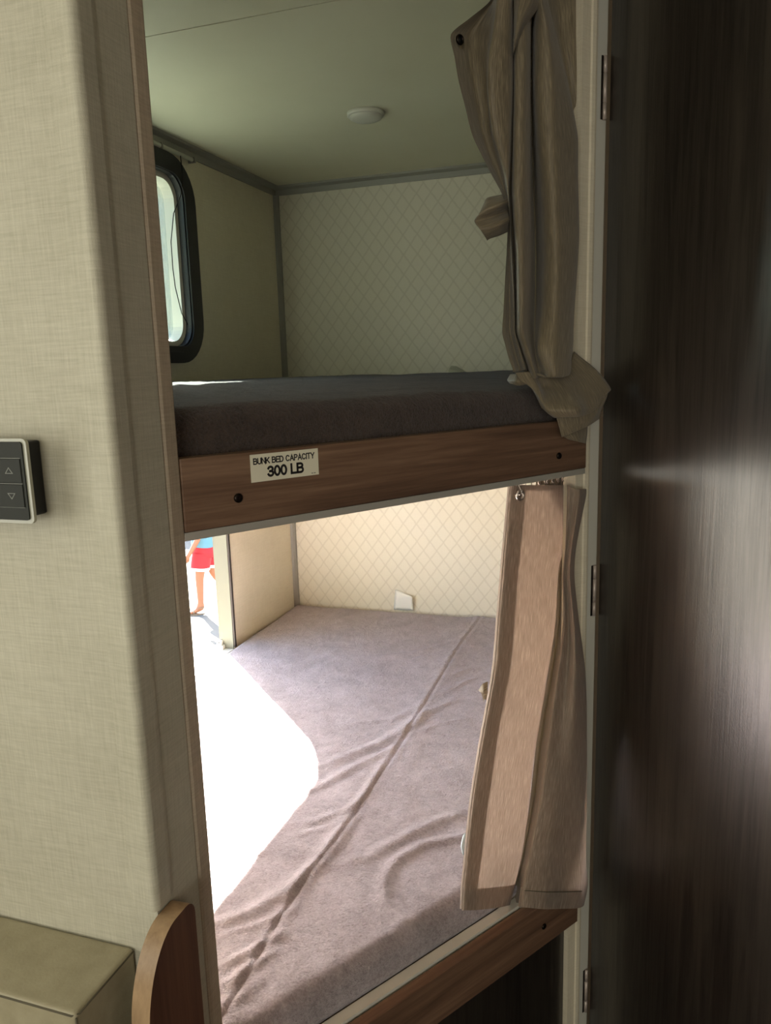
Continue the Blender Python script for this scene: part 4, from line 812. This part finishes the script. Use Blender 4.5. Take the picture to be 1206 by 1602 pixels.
def skin_figure(name, pts, edges, radii, root, mat, parent=None, sub=2):
    me = bpy.data.meshes.new(name); me.from_pydata([tuple(p) for p in pts], edges, []); me.materials.append(mat)
    o = put(bpy.data.objects.new(name, me), parent)
    sm = o.modifiers.new('skin', 'SKIN'); sm.use_smooth_shade = True
    for i, v in enumerate(me.skin_vertices[0].data):
        r = radii[i]; v.radius = r if isinstance(r, tuple) else (r, r); v.use_root = (i == root)
    ss = o.modifiers.new('sub', 'SUBSURF'); ss.levels = sub; ss.render_levels = sub
    bpy.context.view_layer.update()
    dg = bpy.context.evaluated_depsgraph_get()
    m2 = bpy.data.meshes.new_from_object(o.evaluated_get(dg)); o.modifiers.clear(); o.data = m2
    m2.polygons.foreach_set('use_smooth', [True] * len(m2.polygons))
    return o

PB = Vector((-3.905, 6.055, GZ))
E1 = Vector((0.840, 0.543, 0)); E2 = Vector((-0.543, 0.840, 0))           # to the right in view, away from the camera
def B(a, b, z): return PB + E1 * a + E2 * b + Vector((0, 0, z))
pe = empty('person', PB, label='child in pale blue shirt and red shorts walking outside past the open hatch', cat='person')
# walking to the left: leading leg planted, trailing leg pushed back to the right
J = {
 'pelvis': (0.075, 0.0, 0.640), 'waist': (0.070, 0, 0.720), 'chest': (0.066, 0, 0.850), 'neck': (0.062, 0, 0.955), 'head0': (0.055, 0, 1.015), 'head1': (0.048, 0, 1.085), 'head2': (0.052, 0, 1.150),
 'hipL': (0.060, -0.055, 0.600), 'kneeL': (0.018, -0.055, 0.345), 'ankL': (0.012, -0.055, 0.062), 'heelL': (0.030, -0.055, 0.030), 'ballL': (-0.055, -0.055, 0.028), 'toeL': (-0.105, -0.055, 0.024),
 'hipR': (0.095, 0.055, 0.600), 'kneeR': (0.150, 0.055, 0.360), 'ankR': (0.300, 0.055, 0.130), 'heelR': (0.330, 0.055, 0.120), 'ballR': (0.262, 0.055, 0.040), 'toeR': (0.225, 0.055, 0.026),
 'shL': (0.060, -0.110, 0.905), 'elL': (0.030, -0.150, 0.735), 'wrL': (-0.055, -0.150, 0.600), 'haL': (-0.075, -0.150, 0.560),
 'shR': (0.068, 0.110, 0.905), 'elR': (0.130, 0.140, 0.745), 'wrR': (0.130, 0.150, 0.590), 'haR': (0.125, 0.150, 0.545)}
RR = {'pelvis': (0.085, 0.07), 'waist': (0.080, 0.062), 'chest': (0.092, 0.066), 'neck': 0.034, 'head0': 0.052, 'head1': 0.075, 'head2': 0.058,
 'hip': 0.066, 'knee': 0.042, 'ank': 0.026, 'heel': 0.025, 'ball': (0.030, 0.02), 'toe': (0.026, 0.014), 'sh': 0.042, 'el': 0.028, 'wr': 0.020, 'ha': (0.022, 0.014)}
keys = list(J); ix = {k: i for i, k in enumerate(keys)}
ED = [('pelvis', 'waist'), ('waist', 'chest'), ('chest', 'neck'), ('neck', 'head0'), ('head0', 'head1'), ('head1', 'head2')]
for s_ in 'LR':
    ED += [('pelvis', 'hip' + s_), ('hip' + s_, 'knee' + s_), ('knee' + s_, 'ank' + s_), ('ank' + s_, 'heel' + s_), ('ank' + s_, 'ball' + s_), ('ball' + s_, 'toe' + s_),
           ('chest', 'sh' + s_), ('sh' + s_, 'el' + s_), ('el' + s_, 'wr' + s_), ('wr' + s_, 'ha' + s_)]
pts = [B(*J[k]) for k in keys]; rad = [RR.get(k, RR.get(k[:-1])) for k in keys]
# five fingers on each hand
eds = [(ix[a], ix[b]) for a, b in ED]
for s_ in 'LR':
    hx, hy, hz = J['ha' + s_]
    for f_, (dx, dz, ln) in enumerate(((-0.014, -0.004, 0.036), (-0.006, -0.006, 0.042), (0.003, -0.006, 0.039), (0.012, -0.004, 0.030))):
        i0 = len(pts)
        pts += [B(hx + dx, hy, hz + dz), B(hx + dx * 1.2 - 0.004, hy + 0.004, hz + dz - ln * 0.55), B(hx + dx * 1.2 - 0.006, hy + 0.010, hz + dz - ln)]
        rad += [0.0062, 0.0058, 0.0046]; eds += [(ix['ha' + s_], i0), (i0, i0 + 1), (i0 + 1, i0 + 2)]
    i0 = len(pts); pts += [B(hx - 0.026, hy - 0.004, hz + 0.010), B(hx - 0.034, hy - 0.004, hz - 0.014)]; rad += [0.0068, 0.0054]; eds += [(ix['wr' + s_], i0), (i0, i0 + 1)]
# face: nose and ears
i0 = len(pts); pts += [B(-0.030, 0, 1.075)]; rad += [0.012]; eds += [(ix['head1'], i0)]
for sg in (-1, 1):
    i0 = len(pts); pts += [B(0.056, sg * 0.076, 1.075)]; rad += [0.014]; eds += [(ix['head1'], i0)]
skin_figure('body', pts, eds, rad, ix['pelvis'], SKIN, pe)
for sg in (-1, 1):
    lathe('eye', [(0.002, 0.008), (0.008, 0.004), (0.010, 0), (0.008, -0.004), (0.002, -0.006)], INK, lambda x, y, h, sg=sg: B(-0.018 - h, sg * 0.030 + x, 1.092 + y), pe, 10)
tube('mouth', [B(-0.020, -0.02, 1.040), B(-0.026, 0, 1.037), B(-0.020, 0.02, 1.040)], 0.004, RED, pe, 6)
def shell(name, rings, mat, n=20):
    bm = bmesh.new(); R_ = []
    for cx_, cy_, z, ra, rb in rings:
        R_.append([bm.verts.new(B(cx_ + ra * math.cos(2 * math.pi * k / n), cy_ + rb * math.sin(2 * math.pi * k / n), z + 0.006 * math.sin(4 * math.pi * k / n))) for k in range(n)])
    for A, C_ in zip(R_, R_[1:]):
        for k in range(n): bm.faces.new((A[k], A[(k + 1) % n], C_[(k + 1) % n], C_[k]))
    return from_bm(name, bm, mat, pe, smooth=True)
shell('shirt', [(0.074, 0, 0.640, 0.108, 0.120), (0.070, 0, 0.720, 0.100, 0.116), (0.067, 0, 0.840, 0.100, 0.122), (0.064, 0, 0.915, 0.078, 0.110), (0.062, 0, 0.955, 0.044, 0.052)], SHIRT)
for s_ in 'LR':
    a, b = J['sh' + s_], J['el' + s_]
    q0 = [tuple(a[i] + (b[i] - a[i]) * t for i in range(3)) for t in (-0.05, 0.3, 0.62)]
    shell('sleeve', [(q0[0][0], q0[0][1], q0[0][2], 0.052, 0.050), (q0[1][0], q0[1][1], q0[1][2], 0.052, 0.050), (q0[2][0], q0[2][1], q0[2][2], 0.052, 0.050)], SHIRT)
shell('shorts', [(0.074, 0, 0.670, 0.098, 0.112), (0.076, 0, 0.610, 0.106, 0.122), (0.078, 0, 0.565, 0.110, 0.124), (0.078, 0, 0.545, 0.104, 0.118)], RED)
for s_, x0_, x1_, yy in (('L', 0.058, 0.030, -0.055), ('R', 0.098, 0.126, 0.055)):
    shell('shorts_leg', [(x0_, yy, 0.585, 0.090, 0.070), (x0_ * 0.6 + x1_ * 0.4, yy, 0.52, 0.092, 0.075), (x1_, yy, 0.435, 0.090, 0.078)], RED)
    shell('shorts_hem', [(x1_ + 0.001, yy, 0.452, 0.0915, 0.0795), (x1_, yy, 0.425, 0.0915, 0.0795)], WHITE_CLOTH)
bm = bmesh.new(); bmesh.ops.create_icosphere(bm, subdivisions=3, radius=1.0)
for v in list(bm.verts):
    if v.co.z < -0.25 and v.co.x < 0.2 or v.co.x < -0.72: bm.verts.remove(v)
for v in bm.verts: v.co = B(0.060 + v.co.x * 0.090, v.co.y * 0.086, 1.100 + v.co.z * 0.084)
from_bm('hair', bm, HAIR, pe, smooth=True)
for s_, z0, rot in (('L', 0.0, 0), ('R', 0.0, 0)):
    h, t_ = J['heel' + s_], J['toe' + s_]
    n_ = 12; bm = bmesh.new()
    ax = Vector((t_[0] - h[0], 0, t_[2] - h[2])); yy = h[1]
    out = []
    for k in range(2 * n_):
        a = 2 * math.pi * k / (2 * n_); out.append((0.5 - 0.58 * math.cos(a), 0.034 * math.sin(a)))
    lo = [bm.verts.new(B(h[0] + ax.x * u, yy + v, max(0.002, h[2] + ax.z * u - 0.030))) for u, v in out]
    hi = [bm.verts.new(B(h[0] + ax.x * u, yy + v, max(0.012, h[2] + ax.z * u - 0.018))) for u, v in out]
    bm.faces.new(lo); bm.faces.new(hi)
    for k in range(2 * n_): bm.faces.new((lo[k], lo[(k + 1) % (2 * n_)], hi[(k + 1) % (2 * n_)], hi[k]))
    from_bm('sandal_sole', bm, SANDAL, pe)
    m_ = J['ball' + s_]
    tube('sandal_strap', [B(m_[0], yy + 0.034 * math.cos(a), m_[2] - 0.012 + 0.034 * math.sin(a)) for a in np.linspace(0, math.pi, 9)], 0.005, SANDAL, pe, 6)
    k_ = J['ank' + s_]
    tube('sandal_strap', [B(k_[0] + 0.032 * math.cos(a), yy + 0.032 * math.sin(a), k_[2] + 0.004) for a in np.linspace(0, 2 * math.pi, 16, endpoint=False)], 0.004, SANDAL, pe, 6, closed=True)

# unseen sheet added outside to keep the sun out of the dinette window
aw = empty('sun_blocker', (XO - 0.6, -0.7, 2.2), label='unseen tan sheet added outside to keep sun out of the dinette window', cat='sun_blocker')
box('blocker_sheet', (XO - 1.35, -2.4, 2.16), (XO - 0.002, 0.95, 2.175), TAN, aw, f=lambda x, y, z: (x, y, z + (x - XO) * 0.06))
tube('blocker_roller', [(XO - 1.36, -2.42, 2.085), (XO - 1.36, 0.97, 2.085)], 0.035, WHITE_METAL, aw, 12)
for y in (-2.38, 0.93):
    tube('blocker_arm', [(XO - 0.01, y, 1.35), (XO - 1.34, y, 2.06)], 0.014, WHITE_METAL, aw, 8)

# trailer parked across the lot, seen through the upper window
TC = Vector((-8.6, 12.2, GZ)); t1 = Vector((0.836, 0.549, 0)); t2 = Vector((-0.549, 0.836, 0))
tp = lambda a, b, z: TC + t1 * a + t2 * b + Vector((0, 0, z))
tr = empty('travel_trailer', TC, label='white travel trailer parked across the bright lot beyond the upper window', cat='trailer')
box('body', (-7.0, 0.0, 0.55), (2.6, 2.4, 3.72), TRAILER, tr, f=tp, bevel=0.06)
tube('awning_roll', [tp(-4.5, -0.07, 3.50), tp(1.9, -0.07, 3.50)], 0.085, TAN, tr, 10)
for a in (-5.5, -3.2, 0.8):
    boxes('window', [((a, -0.02, 1.6), (a + 0.95, -0.001, 2.3))], PANEL_GLASS, tr, f=tp)
boxes('door', [((-1.6, -0.02, 0.75), (-0.8, -0.001, 2.75))], WHITE_METAL, tr, f=tp)
for a in (-2.9, -1.9 - 0.1):
    lathe('wheel', [(0.36, 0.0), (0.36, 0.22), (0.2, 0.23), (0.05, 0.24)], TYRE, lambda x, y, h, a=a: tp(a + x, 0.15 - h + 0.1, 0.36 + y), tr, 24)
box('roof_unit', (-3.0, 0.7, 3.72), (-2.0, 1.5, 4.0), TRAILER, tr, f=tp, bevel=0.05)
